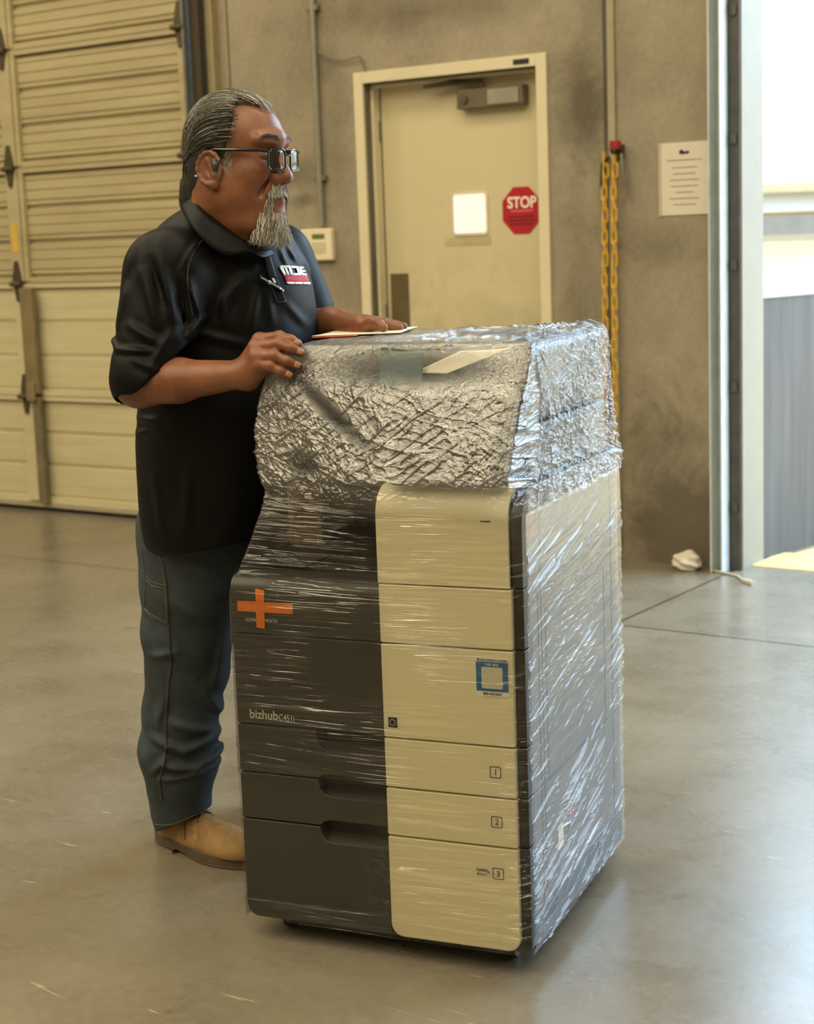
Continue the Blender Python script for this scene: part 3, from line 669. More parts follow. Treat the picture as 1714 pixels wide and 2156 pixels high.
def film_band(z0, z1, NZ, seg, fine):
    zs = np.array([l[0] for l in LV]); A = np.array([l[1] for l in LV])           # (L,6,2)
    zz = np.linspace(z0, z1, NZ)
    zf = np.linspace(zs[0], zs[-1], 400); ker = np.hanning(11); ker /= ker.sum()
    K = np.zeros((NZ, 6, 2)); F = np.zeros((400, 6, 2))
    for i in range(6):
        for j in range(2):
            f_ = np.interp(zf, zs, A[:, i, j]); f_[5:-5] = np.convolve(f_, ker, 'valid')
            K[:, i, j] = np.interp(zz, zf, f_); F[:, i, j] = f_
    cols = []
    for i in range(6):
        a, b = K[:, i], K[:, (i+1) % 6]
        for k in range(seg[i]): cols.append(a+(b-a)*k/seg[i])
    Pt = np.stack(cols, 1); NS = Pt.shape[1]                                       # (NZ,NS,2)
    for _ in range(6 if fine else 3): Pt = (np.roll(Pt, 1, 1)+2*Pt+np.roll(Pt, -1, 1))/4          # soften corners
    X = np.concatenate([Pt, np.broadcast_to(zz[:, None, None], (NZ, NS, 1))], 2).astype(np.float32)
    tang = np.roll(X, -1, 1)-np.roll(X, 1, 1); tang[..., 2] = 0; tang /= np.linalg.norm(tang, axis=2, keepdims=True)+1e-9
    Nn = np.stack([tang[..., 1], -tang[..., 0], np.zeros_like(tang[..., 0])], 2)     # outward
    cen = np.array([.31, .33, 0])
    if ((X[0]-cen)*Nn[0]).sum() < 0: Nn = -Nn
    # arc length measured at one fixed height so both bands agree
    c6 = F[100]; L6 = np.linalg.norm(np.roll(c6, -1, 0)-c6, axis=1); st6 = np.concatenate([[0], np.cumsum(L6)])
    d = np.concatenate([st6[i]+L6[i]*np.arange(seg[i])/seg[i] for i in range(6)]).astype(np.float32)
    S = np.broadcast_to(d[None], (NZ, NS)).astype(np.float32); Z = X[..., 2]
    def fl(a, b): return np.stack([(a+0*S).ravel(), (b+0*S).ravel(), 0*S.ravel()], 1).astype(np.float32)
    def vn(a, b, sc, seed, lin=False): return pvnoise(fl(a, b), sc, seed, lin).reshape(S.shape)
    def rn(a, b, sc, seed, lin=False): return 1-np.abs(vn(a, b, sc, seed, lin))
    sd_ = np.clip((S-1.24)/.06, 0, 1)*(S < 1.97)
    up = np.clip((Z-(.90-.15*sd_))/(.06+.14*sd_), 0, 1); up = up*up*(3-2*up)
    taut = np.maximum(np.exp(-(((S-1.03)/.20)**2+((Z-1.172)/.034)**2)**2), np.exp(-(((S-.865+(Z-1.09)*1.0)/.050)**2+((Z-1.09+(S-.865)*.5)/.020)**2)**2))
    taut = np.maximum(taut, .8*np.exp(-(((S-.80)/.05)**2+((Z-.985)/.025)**2)**2))
    w1 = vn(S, Z, 9., 3)*.03; w2 = vn(S, Z, 8., 4)*.03
    disp = 0*S
    if fine:
        th = vn(S, Z, 6., 31)*1.6                                                  # local fold direction
        cs, sn = np.cos(th), np.sin(th)
        # folds radiate from the upper corners; crumple the rest in facets
        a1 = S*cs+Z*sn; b1 = -S*sn+Z*cs
        r1 = rn(S*.9+w1, Z*1.1+w2, 24., 5, True)**4
        r2 = rn(S*.35+Z*.5+w2, (Z-S*.6)*1.3+w1, 36., 6)**6
        r3 = rn(S*.30+w2, Z*1.8+S*.5+w1, 40., 8)**6
        r4 = rn(S*1.0-Z*.3+w1, Z+w2, 60., 15, True)**3
        r5 = rn(S*.45+Z*.5, Z*1.3+w2*.5-S*.9, 34., 16)**6
        q1 = rn(S*.25+Z*.25+w1, (Z*.95-S*.6)*1.5+w2, 120., 51, True)
        q2 = rn(S*.3-Z*.2+w2, Z*1.7+S*.8+w1, 92., 52, True)**2
        q3 = rn(S*.7+w1*2, Z*1.0+w2*2, 170., 53, True)
        def stk(th, fx, fy, seed, p):
            c_, s_ = math.cos(th), math.sin(th); a = S*c_+Z*s_+w1*.5; b = -S*s_+Z*c_+w2*.4
            return rn(a*fx, b*fy, 1., seed, True)**p
        g1 = np.clip(.5+1.5*vn(S, Z, 9., 71)+(.98-S)*1.6, 0, 1); g2 = np.clip(.5+1.8*vn(S, Z, 10., 72)+(1.02-Z)*4, 0, 1); g3 = np.clip(.4+1.8*vn(S, Z, 10., 73)+(S-1.05)*2.0, 0, 1)
        st = g1*(stk(-.62, 38, 230, 81, 1.6)*.0013+stk(-.9, 30, 150, 82, 2)*.0013)+g2*(stk(.06, 34, 240, 83, 1.6)*.0013+stk(-.25, 40, 170, 84, 2)*.0011)+g3*(stk(.75, 36, 220, 85, 1.6)*.0013+stk(1.2, 32, 170, 86, 2)*.0011)
        rad = np.sqrt(((S-1.29)**2)+(Z-1.20)**2); ang = np.arctan2(Z-1.20, S-1.29)
        fan = (1-np.abs(pvnoise(np.stack([(ang*3.2).ravel(), (rad*3).ravel(), 0*S.ravel()], 1).astype(np.float32), 1., 91).reshape(S.shape)))**2*np.clip(rad/.04, 0, 1)*np.exp(-(rad/.13)**2)*(S > 1.27)
        disp = up*(r1*.0028+r2*.0026+r3*.0024+r5*.0030+q3*.0007+q2*.0006+st*1.25+fan*.012)
        amp = np.clip(.75+vn(S, Z, 5., 33)*1.0, .15, 1.3)
        disp = disp*amp*(1-.88*taut)
        gth = np.exp(-((Z-.925)/.02)**2); disp = disp+gth*r1*.003
    lo = 1-up
    msk = np.clip(vn(S*.6, Z*2.0, 5., 12)*1.9+.35, 0, 1.2)
    sidek = 1.0
    l1 = rn(S*.14, Z*6+S*.12+w1*.15, 9., 9)**12; l2 = rn(S*.30, Z*11-S*.12+w2*.15, 8., 10)**12
    l3 = rn(S*.22, Z*8-S*.5+w1*.2, 10., 17)**14
    s1 = rn(S*.40, Z*5.5-S*1.1+w1*.4, 9., 61)**5; s2 = rn(S*.55, Z*10-S*2.6+w2*.4, 8., 62)**6; s3 = rn(S*.5, Z*9-S*.5+w1*.4, 9., 63)**7
    cl = np.clip((.365-Z)/.02, 0, 1)*np.clip((Z-.085)/.01, 0, 1)*np.clip((1.03-S)/.10, 0, 1)
    taut = np.maximum(taut, cl)
    disp = disp+lo*msk*(1-cl)*(1-sd_)*(l1*.0018+l2*.0012+l3*.0010)+lo*sd_*(.6+.4*msk)*(s1*.0056+s2*.0034+s3*.0020)
    X = X+Nn*disp[..., None]
    if fine: X[..., 2] += up*(r2-.5)*.002*np.clip((z1-Z)/.01, 0, 1)
    vs = X.reshape(-1, 3)
    i = np.arange(NZ-1)[:, None]*NS; j = np.arange(NS)[None]; j2 = (j+1) % NS
    fs = np.stack([i+j, i+j2, i+j2+NS, i+j+NS], 2).reshape(-1, 4)
    uv = np.stack([S, Z, taut], 2).reshape(-1, 3)
    return X, vs, fs, uv, NS, d
def film():
    _, vA, fA, uA, _, _ = film_band(.046, .906, 580, [120, 110, 90, 20, 200, 60], False)
    X, vs, fs, uv, NS, d = film_band(.902, 1.213, 250, [150, 320, 250, 40, 380, 90], True)
    NZ = 250; zz = None
    # top cap: rings shrinking to the middle with radial creases
    rings = 110; base = X[-1]; off = len(vs); cap = []
    cc_ = np.array([.32, .39, 1.222], dtype=np.float32)
    for k in range(1, rings+1):
        t_ = k/rings*.985
        R_ = base*(1-t_)+cc_*t_
        q = np.clip(t_*9, 0, 1)
        P3 = R_.astype(np.float32)
        n_ = (1-np.abs(pvnoise(P3, 26., 21)))**4*.0045+(1-np.abs(pvnoise(P3*np.array([1, .25, 1], dtype=np.float32), 60., 22)))**5*.003
        R_[:, 2] = 1.213+.003*np.sin(min(1, t_*6)*math.pi/2)+n_*q*(.45+1.2*np.clip((R_[:, 0]-.2)/.2, 0, 1))-.002*t_
        # bunches at the back right corner
        R_[:, 2] += .012*np.exp(-(((R_[:, 0]-.56)/.05)**2+((R_[:, 1]-.60)/.06)**2))*np.abs(pvnoise(P3, 45., 23))*2
        cap.append(R_)
    cap = np.concatenate(cap); vs = np.concatenate([vs, cap])
    a0 = np.concatenate([np.arange((NZ-1)*NS, NZ*NS), np.arange(off, off+rings*NS)]).reshape(rings+1, NS)
    f2 = np.stack([a0[:-1], np.roll(a0[:-1], -1, 1), np.roll(a0[1:], -1, 1), a0[1:]], 2).reshape(-1, 4)
    fs = np.concatenate([fs, f2])
    uv = np.concatenate([uv, np.stack([np.tile(d, rings), cap[:, 2]+np.repeat(np.arange(1, rings+1)*.003, NS), 0*cap[:, 2]], 1)])
    fs = np.concatenate([fA, fs+len(vA)]); vs = np.concatenate([vA, vs]); uv = np.concatenate([uA, uv])
    return vs, fs, uv
fm = NT('stretch_film'); 
at_ = fm.n('ShaderNodeAttribute', attribute_name='arc').outputs['Vector']
obj_ = fm.coord('Object')
ox, oy, oz = fm.sep(obj_)
ax_, ay_, taut = fm.sep(at_)
sidem = fm.math('MULTIPLY', fm.n('ShaderNodeMapRange', i_0=ax_, i_1=1.24, i_2=1.30).outputs[0], fm.math('LESS_THAN', ax_, 1.97))
upm = fm.n('ShaderNodeMapRange', i_0=oz, i_1=fm.math('SUBTRACT', .88, fm.math('MULTIPLY', sidem, .13)), i_2=.97, i_3=0.0, i_4=1.0).outputs[0]
def ridge(t, v, scale, det, p, dist=.0):
    n_ = t.noise(v, scale, det, .55, dist)
    r_ = t.math('SUBTRACT', 1.0, t.math('MULTIPLY', t.math('ABSOLUTE', t.math('SUBTRACT', n_, .5)), 4.0), clamp=True)
    return t.math('POWER', r_, p)
lowA = ridge(fm, fm.mapping(at_, (.55, 22, 1), (0, 0, .015)), 1.6, 2, 14., .1)
lowB = ridge(fm, fm.mapping(at_, (1.0, 40, 1), (0, 0, -.015)), 2.0, 2, 12., .15)
lowC = ridge(fm, fm.mapping(at_, (.9, 22, 1), (0, 0, .12)), 1.8, 2, 12., .15)
hiA = ridge(fm, fm.mapping(at_, (16, 34, 1), (0, 0, .5)), 2.4, 4, 4., 1.5)
hiB = ridge(fm, fm.mapping(at_, (12, 44, 1), (0, 0, -.7)), 2.6, 4, 4., 1.6)
hiC = ridge(fm, fm.mapping(at_, (30, 12, 1), (0, 0, .2)), 2.0, 4, 4., 1.2)
lowh = fm.math('ADD', fm.math('MULTIPLY', lowA, .8), fm.math('ADD', fm.math('MULTIPLY', lowB, .5), fm.math('MULTIPLY', lowC, .8)))
hih = fm.math('ADD', hiA, fm.math('ADD', hiB, fm.math('MULTIPLY', hiC, .7)))
patch = fm.math('MULTIPLY', fm.ramp(fm.noise(at_, 4.2, 3, .5), [(.38, (.05, .05, .05)), (.6, (1, 1, 1))]), fm.math('SUBTRACT', 1.0, taut))
hgt = fm.math('ADD', fm.math('MULTIPLY', fm.math('MULTIPLY', fm.math('SUBTRACT', 1.0, upm), fm.math('SUBTRACT', 1.0, fm.math('MULTIPLY', sidem, .5))), fm.math('MULTIPLY', lowh, patch)), fm.math('MULTIPLY', upm, fm.math('MULTIPLY', hih, .22)))
nrm = fm.bump(hgt, .6, .0024)
gl = fm.n('ShaderNodeBsdfGlossy', i_Roughness=fm.math('ADD', .09, fm.math('MULTIPLY', upm, .04)), i_Normal=nrm); gl.inputs['Color'].default_value = (1, 1, 1, 1)
df = fm.n('ShaderNodeBsdfDiffuse'); df.inputs['Color'].default_value = (.8, .8, .8, 1)
tr_ = fm.n('ShaderNodeBsdfTransparent')
fres = fm.n('ShaderNodeFresnel', i_IOR=1.5).outputs[0]
crease = fm.math('ADD', fm.math('MULTIPLY', upm, fm.math('MULTIPLY', fm.math('SUBTRACT', 1.0, fm.math('MULTIPLY', taut, .93)), fm.math('ADD', .175, fm.math('MULTIPLY', hih, .05)))), fm.math('MULTIPLY', fm.math('MULTIPLY', lowh, patch), fm.math('MULTIPLY', fm.math('SUBTRACT', 1.0, upm), .09)))
fac = fm.math('ADD', fm.math('MULTIPLY', fm.math('MULTIPLY', fres, fm.math('SUBTRACT', 1.0, fm.math('MULTIPLY', taut, .7))), fm.math('SUBTRACT', .8, fm.math('MULTIPLY', sidem, .35))), fm.math('MULTIPLY', crease, fm.math('SUBTRACT', 1.0, fm.math('MULTIPLY', sidem, fm.math('ADD', .35, fm.math('MULTIPLY', upm, .35))))), clamp=True)
nrmv = fm.sep(fm.n('ShaderNodeNewGeometry').outputs['Normal'])
fac = fm.math('MINIMUM', fac, .6)
mx1 = fm.n('ShaderNodeMixShader', i_0=fac); fm.t.links.new(tr_.outputs[0], mx1.inputs[1])
glm = fm.n('ShaderNodeMixShader', i_0=fm.math('ADD', .03, fm.math('MULTIPLY', upm, .01))); fm.t.links.new(gl.outputs[0], glm.inputs[1]); fm.t.links.new(df.outputs[0], glm.inputs[2])
fm.t.links.new(glm.outputs[0], mx1.inputs[2]); fm.t.links.new(mx1.outputs[0], fm.out.inputs[0])
vs, fs, uv = film()
fo = raw('stretch_wrap', vs, fs, fm.m); fo.matrix_world = MP
at2 = fo.data.attributes.new('arc', 'FLOAT_VECTOR', 'POINT')
at2.data.foreach_set('vector', uv.astype(np.float32).ravel())
tag(fo, 'crinkled clear stretch film wound tightly around the whole copier', 'stretch film')
# ================================================================== signed distance modelling
A3 = lambda *a: np.array(a, dtype=np.float32)
def rc(P, a, b, r1, r2):
    a = np.asarray(a, np.float32); b = np.asarray(b, np.float32); ba = b-a; pa = P-a
    t = np.clip((pa@ba)/max(1e-9, ba@ba), 0, 1)
    return np.linalg.norm(pa-t[:, None]*ba, axis=1)-(r1+(r2-r1)*t)
def ell(P, c, r, R=None):
    p = P-np.asarray(c, np.float32)
    if R is not None: p = p@R
    r = np.asarray(r, np.float32)
    k0 = np.linalg.norm(p/r, axis=1); k1 = np.linalg.norm(p/(r*r), axis=1)+1e-9
    return k0*(k0-1)/k1
def smin(a, b, k):
    h = np.clip(.5+.5*(b-a)/k, 0, 1); return b*(1-h)+a*h-k*h*(1-h)
def smax(a, b, k): return -smin(-a, -b, k)
def mesh_sdf(f, lo, hi, h, margin=1.0):
    lo = np.asarray(lo, np.float32); hi = np.asarray(hi, np.float32); B = 8
    n = np.ceil((hi-lo)/h/B).astype(int); N = n*B+1
    g = np.stack(np.meshgrid(*[np.arange(k) for k in n], indexing='ij'), 3).reshape(-1, 3)
    cen = lo+(g*B+B/2)*h
    dc = np.concatenate([f(c) for c in np.array_split(cen.astype(np.float32), max(1, len(cen)//60000))])
    act = np.abs(dc) < B*h*.87*1.35*margin+.004
    D = np.empty(tuple(N), np.float32); D[:] = 1
    D[:-1, :-1, :-1] = np.repeat(np.repeat(np.repeat(dc.reshape(n), B, 0), B, 1), B, 2)
    off = np.stack(np.meshgrid(*[np.arange(B+1)]*3, indexing='ij'), 3).reshape(-1, 3)
    ga = g[act]
    for ch in np.array_split(ga, max(1, len(ga)*len(off)//400000)):
        idx = (ch[:, None, :]*B+off[None]).reshape(-1, 3)
        v = f((lo+idx*h).astype(np.float32)); D[idx[:, 0], idx[:, 1], idx[:, 2]] = v
    S = D < 0; vid = {}; E_pts = []; E_cell = []; Q = []
    st = np.array([N[1]*N[2], N[2], 1])
    for ax in range(3):
        sl0 = [slice(None)]*3; sl1 = [slice(None)]*3; sl0[ax] = slice(0, -1); sl1[ax] = slice(1, None)
        I = np.argwhere(S[tuple(sl0)] != S[tuple(sl1)])
        if len(I) == 0: continue
        ob = [a for a in range(3) if a != ax]
        I = I[(I[:, ob[0]] > 0) & (I[:, ob[1]] > 0) & (I[:, ob[0]] < N[ob[0]]-1) & (I[:, ob[1]] < N[ob[1]]-1)]
        J = I.copy(); J[:, ax] += 1
        v0 = D[I[:, 0], I[:, 1], I[:, 2]]; v1 = D[J[:, 0], J[:, 1], J[:, 2]]
        t = v0/(v0-v1); p = I.astype(np.float32); p[:, ax] += t
        base = I@st; u_, w_ = st[(ax+1) % 3], st[(ax+2) % 3]
        cs = [base, base-u_, base-u_-w_, base-w_]
        for c in cs: E_pts.append(p); E_cell.append(c)
        q = np.stack(cs, 1); fl = v0 > 0; q[fl] = q[fl][:, ::-1]; Q.append(q)
    pts = np.concatenate(E_pts); cell = np.concatenate(E_cell); Q = np.concatenate(Q)
    u, inv = np.unique(cell, return_inverse=True); cnt = np.bincount(inv)
    X = np.stack([np.bincount(inv, pts[:, k])/cnt for k in range(3)], 1)
    F_ = np.searchsorted(u, Q)
    return (lo+X*h).astype(np.float32), F_[:, ::-1]
def skin_sdf(name, f, lo, hi, h, mat, parent=None):
    v, q = mesh_sdf(f, lo, hi, h); o = raw(name, v, q, mat, parent)
    sm_ = o.modifiers.new('s', 'SMOOTH'); sm_.factor = .5; sm_.iterations = 2
    return o
def a3(px, py, Y): return np.array(at(px, py, Y), dtype=np.float32)
def hit_sdf(f, px, py, Y0=2.9, n=60, off=0.0):
    "where the line of sight of photograph point (px,py) meets the surface f"
    px = np.asarray(px, float); py = np.asarray(py, float)
    fw_, r_, u_ = np.array(_fw), np.array(_r2), np.array(_u2)
    d = fw_+((px-857)/F_PX)[:, None]*r_+((1078-py)/F_PX)[:, None]*u_; d /= np.linalg.norm(d, axis=1)[:, None]
    o = np.array([0, 0, CAM_H]); t = Y0/d[:, 1]
    for _ in range(n):
        s = f((o+t[:, None]*d).astype(np.float32)); t = t+np.clip(s-off, -.02, .05)*.8
    return o+t[:, None]*d
def dog(P, p0, p1, amp, wdt):
    "fold: ridge along a segment seen from the front (x,z), with a shallow valley beside it"
    a = a3(p0[0], p0[1], 3.5)[[0, 2]]; b = a3(p1[0], p1[1], 3.5)[[0, 2]]
    q = P[:, [0, 2]]-a; ba = b-a; L2 = ba@ba; t = np.clip((q@ba)/L2, 0, 1)
    c = q-t[:, None]*ba; dd = np.linalg.norm(c, axis=1); e = np.sin(np.clip(t, .04, .96)*math.pi)**.5
    return amp*e*(np.exp(-(dd/wdt)**2)-.55*np.exp(-(dd/(2.2*wdt))**2))
# ================================================================== the man
HY = math.radians(28)
HF = A3(math.cos(HY), -math.sin(HY), -.03); HF /= np.linalg.norm(HF)
HL = np.cross(A3(0, 0, 1), HF); HL /= np.linalg.norm(HL); HU = np.cross(HF, HL)
HR = np.stack([HF, HL, HU], 1).astype(np.float32)
HC = a3(497, 350, 3.55)
def hw(p): return HC+HR@np.asarray(p, np.float32)
def hl(P): return (P-HC)@HR
def cran(q): return smin(ell(q, (-.008, 0, .056), (.100, .080, .093)), ell(q, (.043, 0, .045), (.068, .066, .081)), .02)
def head_sdf(P):
    q = hl(P); a = np.abs(q[:, 1]); m = q.copy(); m[:, 1] = a                     # mirrored sides
    d = cran(q)
    d = smin(d, ell(q, (.040, 0, -.060), (.066, .062, .058)), .03)
    d = smin(d, ell(m, (.000, .046, -.048), (.055, .034, .060)), .03)             # jowl
    d = smin(d, ell(m, (.066, .036, -.014), (.037, .031, .036)), .022)            # cheek
    d = smin(d, ell(q, (.030, 0, -.118), (.062, .056, .036)), .03)                # under the chin
    d = smin(d, rc(m, (.104, .0, .052), (.090, .048, .050), .017, .013), .014)     # brow
    d = smax(d, -ell(m, (.112, .034, .020), (.020, .021, .015)), .014)            # eye sockets
    d = smin(d, ell(m, (.086, .033, .020), (.0145, .0165, .0125)), .004)           # eyelids
    d = smin(d, rc(q, (.101, 0, .036), (.121, 0, -.020), .0095, .0135), .012)      # nose
    d = smin(d, ell(q, (.121, 0, -.026), (.0165, .0165, .0135)), .008)
    d = smin(d, ell(m, (.108, .0165, -.029), (.0135, .0085, .0105)), .006)
    d = smax(d, -ell(m, (.116, .008, -.042), (.006, .0045, .005)), .004)           # nostrils
    d = smin(d, ell(q, (.080, 0, -.062), (.033, .036, .034)), .018)               # muzzle
    d = smin(d, rc(m, (.112, 0, -.0595), (.100, .022, -.064), .0065, .004), .006)  # lips
    d = smin(d, rc(m, (.109, 0, -.0735), (.099, .019, -.069), .0078, .004), .006)
    d = smax(d, -rc(m, (.121, 0, -.0665), (.104, .023, -.067), .0026, .0022), .004)
    d = smin(d, ell(q, (.088, 0, -.101), (.025, .027, .021)), .02)                # chin
    d = smax(d, -rc(m, (.094, .031, -.030), (.086, .043, -.062), .0035, .0025), .010)   # smile line
    eo = m; m = (m-A3(.013, 0, -.004))*A3(1, 1, 1.12)
    # ears
    e = ell(m, (-.020, .084, -.004), (.027, .009, .039))
    e = smax(e, -ell(m, (-.016, .095, .003), (.018, .009, .026)), .004)
    n_ = 11; pr = None
    for k in range(n_):
        t = math.radians(-60+k*25.5); cur = np.array([-.021-.028*math.sin(t)*1.0, .089, -.002+.037*math.cos(t)])
        if k > 0: e = smin(e, rc(m, pr, cur, .0048, .0048), .004)
        pr = cur
    e = smin(e, ell(m, (-.012, .086, -.040), (.012, .007, .013)), .006)
    e = smin(e, rc(m, (-.024, .089, .018), (-.010, .089, -.020), .0038, .0042), .005)
    e = smin(e, ell(m, (.002, .083, -.006), (.007, .006, .009)), .005)
    d = smin(d, e, .007); m = eo
    # neck
    d = smin(d, rc(q, (-.034, 0, -.02), (-.062, 0, -.20), .060, .066), .022)
    d = smin(d, rc(q, (-.004, 0, -.10), (-.022, 0, -.20), .048, .060), .02)
    return d
# arms and hands (points of the place, measured from the photograph and a distance)
def chain(P, pts, k=.006):
    d = None
    for (p, r1), (q, r2) in zip(pts[:-1], pts[1:]):
        c = rc(P, p, q, r1, r2); d = c if d is None else smin(d, c, k)
    return d
RH = dict(
 idx=[(a3(546, 716, 3.340), .0135), (a3(588, 709, 3.318), .0112), (a3(611, 715, 3.303), .0098), (a3(627, 723, 3.299), .0088)],
 mid=[(a3(538, 731, 3.318), .0140), (a3(583, 725, 3.296), .0116), (a3(612, 733, 3.285), .0102), (a3(632, 742, 3.284), .0092)],
 rng=[(a3(540, 750, 3.305), .0135), (a3(577, 749, 3.283), .0112), (a3(604, 760, 3.276), .0098), (a3(624, 769, 3.279), .0090)],
 pky=[(a3(546, 768, 3.300), .0125), (a3(570, 771, 3.282), .0102), (a3(591, 781, 3.276), .0090), (a3(607, 789, 3.277), .0082)])
WR = a3(514, 788, 3.335)
def rhand_sdf(P):
    d = rc(P, WR, a3(522, 782, 3.333), .027, .025)
    for k, (n_, c) in enumerate(RH.items()):
        w0 = a3(516+2*k, 776+8*k, 3.338-.002*k)
        d = smin(d, rc(P, w0, c[0][0], .0200, .0150), .014)
    d = smin(d, rc(P, a3(528, 798, 3.332), a3(546, 782, 3.318), .0165, .0145), .012)
    fing = None
    for c in RH.values():
        f_ = chain(P, c)
        f_ = smin(f_, ell(P, c[1][0], (.0118, .0118, .0122)), .004)               # knuckle
        fing = f_ if fing is None else smin(fing, f_, .0022)
    d = smin(d, fing, .007)
    for c in RH.values(): d = smin(d, ell(P, c[0][0]+A3(.001, -.004, .001), (.0115, .0110, .0115)), .008)
    th = chain(P, [(a3(522, 772, 3.350), .019), (a3(540, 752, 3.368), .014), (a3(550, 728, 3.378), .0115), (a3(558, 712, 3.376), .0095)])
    return smin(d, th, .010)
LW = a3(763, 690, 3.620)
ZT = 1.2385
def top3(px, py, z):                                                               # a point on a level plane
    d = np.array(_fw)+(px-857)/F_PX*np.array(_r2)+(1078-py)/F_PX*np.array(_u2)
    t = (z-CAM_H)/d[2]; return (np.array([0, 0, CAM_H])+t*d).astype(np.float32)
_lh = a3(792, 682, 3.79)
LH = [
 [(a3(786, 680, 3.620), .0125), (a3(808, 682, 3.610), .0105), (a3(826, 687, 3.602), .0092), (a3(842, 690, 3.600), .0082)],
 [(a3(788, 679, 3.642), .0130), (a3(812, 680, 3.642), .0108), (a3(832, 684, 3.640), .0095), (a3(850, 687, 3.638), .0085)],
 [(a3(786, 680, 3.665), .0125), (a3(808, 680, 3.670), .0105), (a3(828, 684, 3.672), .0092), (a3(845, 687, 3.673), .0085)],
 [(a3(780, 682, 3.685), .0118), (a3(798, 682, 3.695), .0095), (a3(814, 686, 3.700), .0085), (a3(826, 689, 3.702), .0078)]]
def lhand_sdf(P):
    d = rc(P, LW, a3(768, 688, 3.625), .025, .023)
    for k, c in enumerate(LH): d = smin(d, rc(P, a3(766, 688, 3.61+.012*k), c[0][0], .017, .0135), .012)
    fing = None
    for c in LH:
        f_ = chain(P, c); fing = f_ if fing is None else smin(fing, f_, .002)
    d = smin(d, fing, .006)
    th = chain(P, [(a3(768, 690, 3.595), .017), (a3(784, 681, 3.575), .0135), (a3(797, 683, 3.560), .0118), (a3(808, 690, 3.548), .0095)])
    return smin(d, th, .009)
RS, RELB = a3(345, 548, 3.49), a3(292, 806, 3.425)
LS, LELB = a3(590, 560, 3.88), a3(640, 690, 3.86)
def body_sdf(P):
    d = head_sdf(P)
    nb = hw((-.06, 0, -.20)); sp = a3(455, 640, 3.68)
    d = smin(d, rc(P, nb, sp, .07, .09), .03)
    d = smin(d, rc(P, nb+A3(0, 0, -.04), RS, .06, .055), .03); d = smin(d, rc(P, nb+A3(0, 0, -.04), LS, .06, .055), .03)
    ra = smin(rc(P, RS, RELB, .06, .050), rc(P, RELB, a3(375, 801, 3.39), .047, .0435), .02)
    ra = smin(ra, rc(P, a3(375, 801, 3.39), WR, .0430, .0275), .02)
    ra = smin(ra, ell(P, a3(335, 800, 3.405), (.07, .045, .040)), .02)
    ra = smin(ra, rhand_sdf(P), .014)
    la = smin(rc(P, LS, LELB, .055, .045), rc(P, LELB, a3(700, 686, 3.73), .045, .040), .02)
    la = smin(la, rc(P, a3(700, 686, 3.73), LW, .039, .026), .02)
    la = smin(la, lhand_sdf(P), .014)
    return np.minimum(smin(d, ra, .02), la)
sk = NT('skin'); co = sk.coord()
n1 = sk.noise(co, 22., 5, .6); n2 = sk.noise(co, 260., 3, .6); n3 = sk.noise(co, 900., 2, .5)
cc = sk.ramp(n1, [(.3, srgb(116, 70, 46)), (.7, srgb(146, 94, 64))])
cc = sk.mix(sk.ramp(n2, [(.35, (0, 0, 0)), (.8, (.4, .4, .4))]), cc, srgb(104, 58, 36))
hb = sk.math('ADD', sk.math('MULTIPLY', n2, .6), sk.math('MULTIPLY', n3, .5))
sk.principled(cc, .42, 0, sk.bump(hb, .22, .0016), Subsurface_Weight=.06, Subsurface_Radius=(.012, .005, .003), Subsurface_Scale=.5)
man = empty('person', V((-.50, 3.74, 0)), 'heavyset person in black polo and jeans leaning both hands on the wrapped copier', 'person')
def wchild(o, parent):                                 # vertices are in world metres; parent is a plain translation
    o.parent = parent; o.location = -V(parent.matrix_world.translation) if parent is man else V((0, 0, 0)); return o
body = wchild(skin_sdf('body', body_sdf, (-.80, 3.10, 1.00), (.10, 4.02, 1.78), .0025, sk.m), man)
# ---- hair
def hairvol(q):
    d = smin(ell(q, (-.010, 0, .058), (.106, .087, .100)), ell(q, (.036, 0, .060), (.062, .066, .078)), .025)
    d = smin(d, ell(q, (-.065, 0, -.010), (.052, .062, .060)), .03)
    return smin(d, rc(q, (-.095, 0, -.02), (-.108, 0, -.10), .030, .020), .02)
def fh(l, u):                                          # hairline: how far forward hair reaches
    l = np.abs(l)
    side = np.interp(u, [-.02, .0, .035, .055, .09, .11, .13, .16], [.030, .033, .036, .044, .050, .048, .060, .085])
    top = np.interp(l, [0, .02, .035, .05, .065, .08], [.090, .086, .066, .040, .044, .05])
    return np.where(u > .10, np.minimum(top, .09), side)
def hair_sdf(P):
    q = hl(P); d = hairvol(q)
    g = q[:, 0]-fh(q[:, 1], q[:, 2])+.010
    low = np.interp(q[:, 0], [-.12, -.06, -.05, -.02, .00, .02, .03], [-.14, -.07, -.03, .030, .034, .0, -.012])-q[:, 2]
    d = smax(d, g, .012); d = smax(d, low, .01)
    # comb grooves
    ang = np.arctan2(q[:, 1], q[:, 2]-.02)
    return d+.0008*np.sin(ang*70+q[:, 0]*30)
hm = NT('dark_grey_hair'); co = hm.coord()
hm.principled(hm.ramp(hm.noise(hm.mapping(co, (4, 4, 40)), 12, 4), [(.35, srgb(22, 20, 18)), (.7, srgb(58, 54, 48))]), .45)
lo_, hi_ = HC-.17, HC+.18
hair = wchild(skin_sdf('hair', hair_sdf, lo_, hi_, .0028, hm.m), man)
hair.location = -V(man.matrix_world.translation)
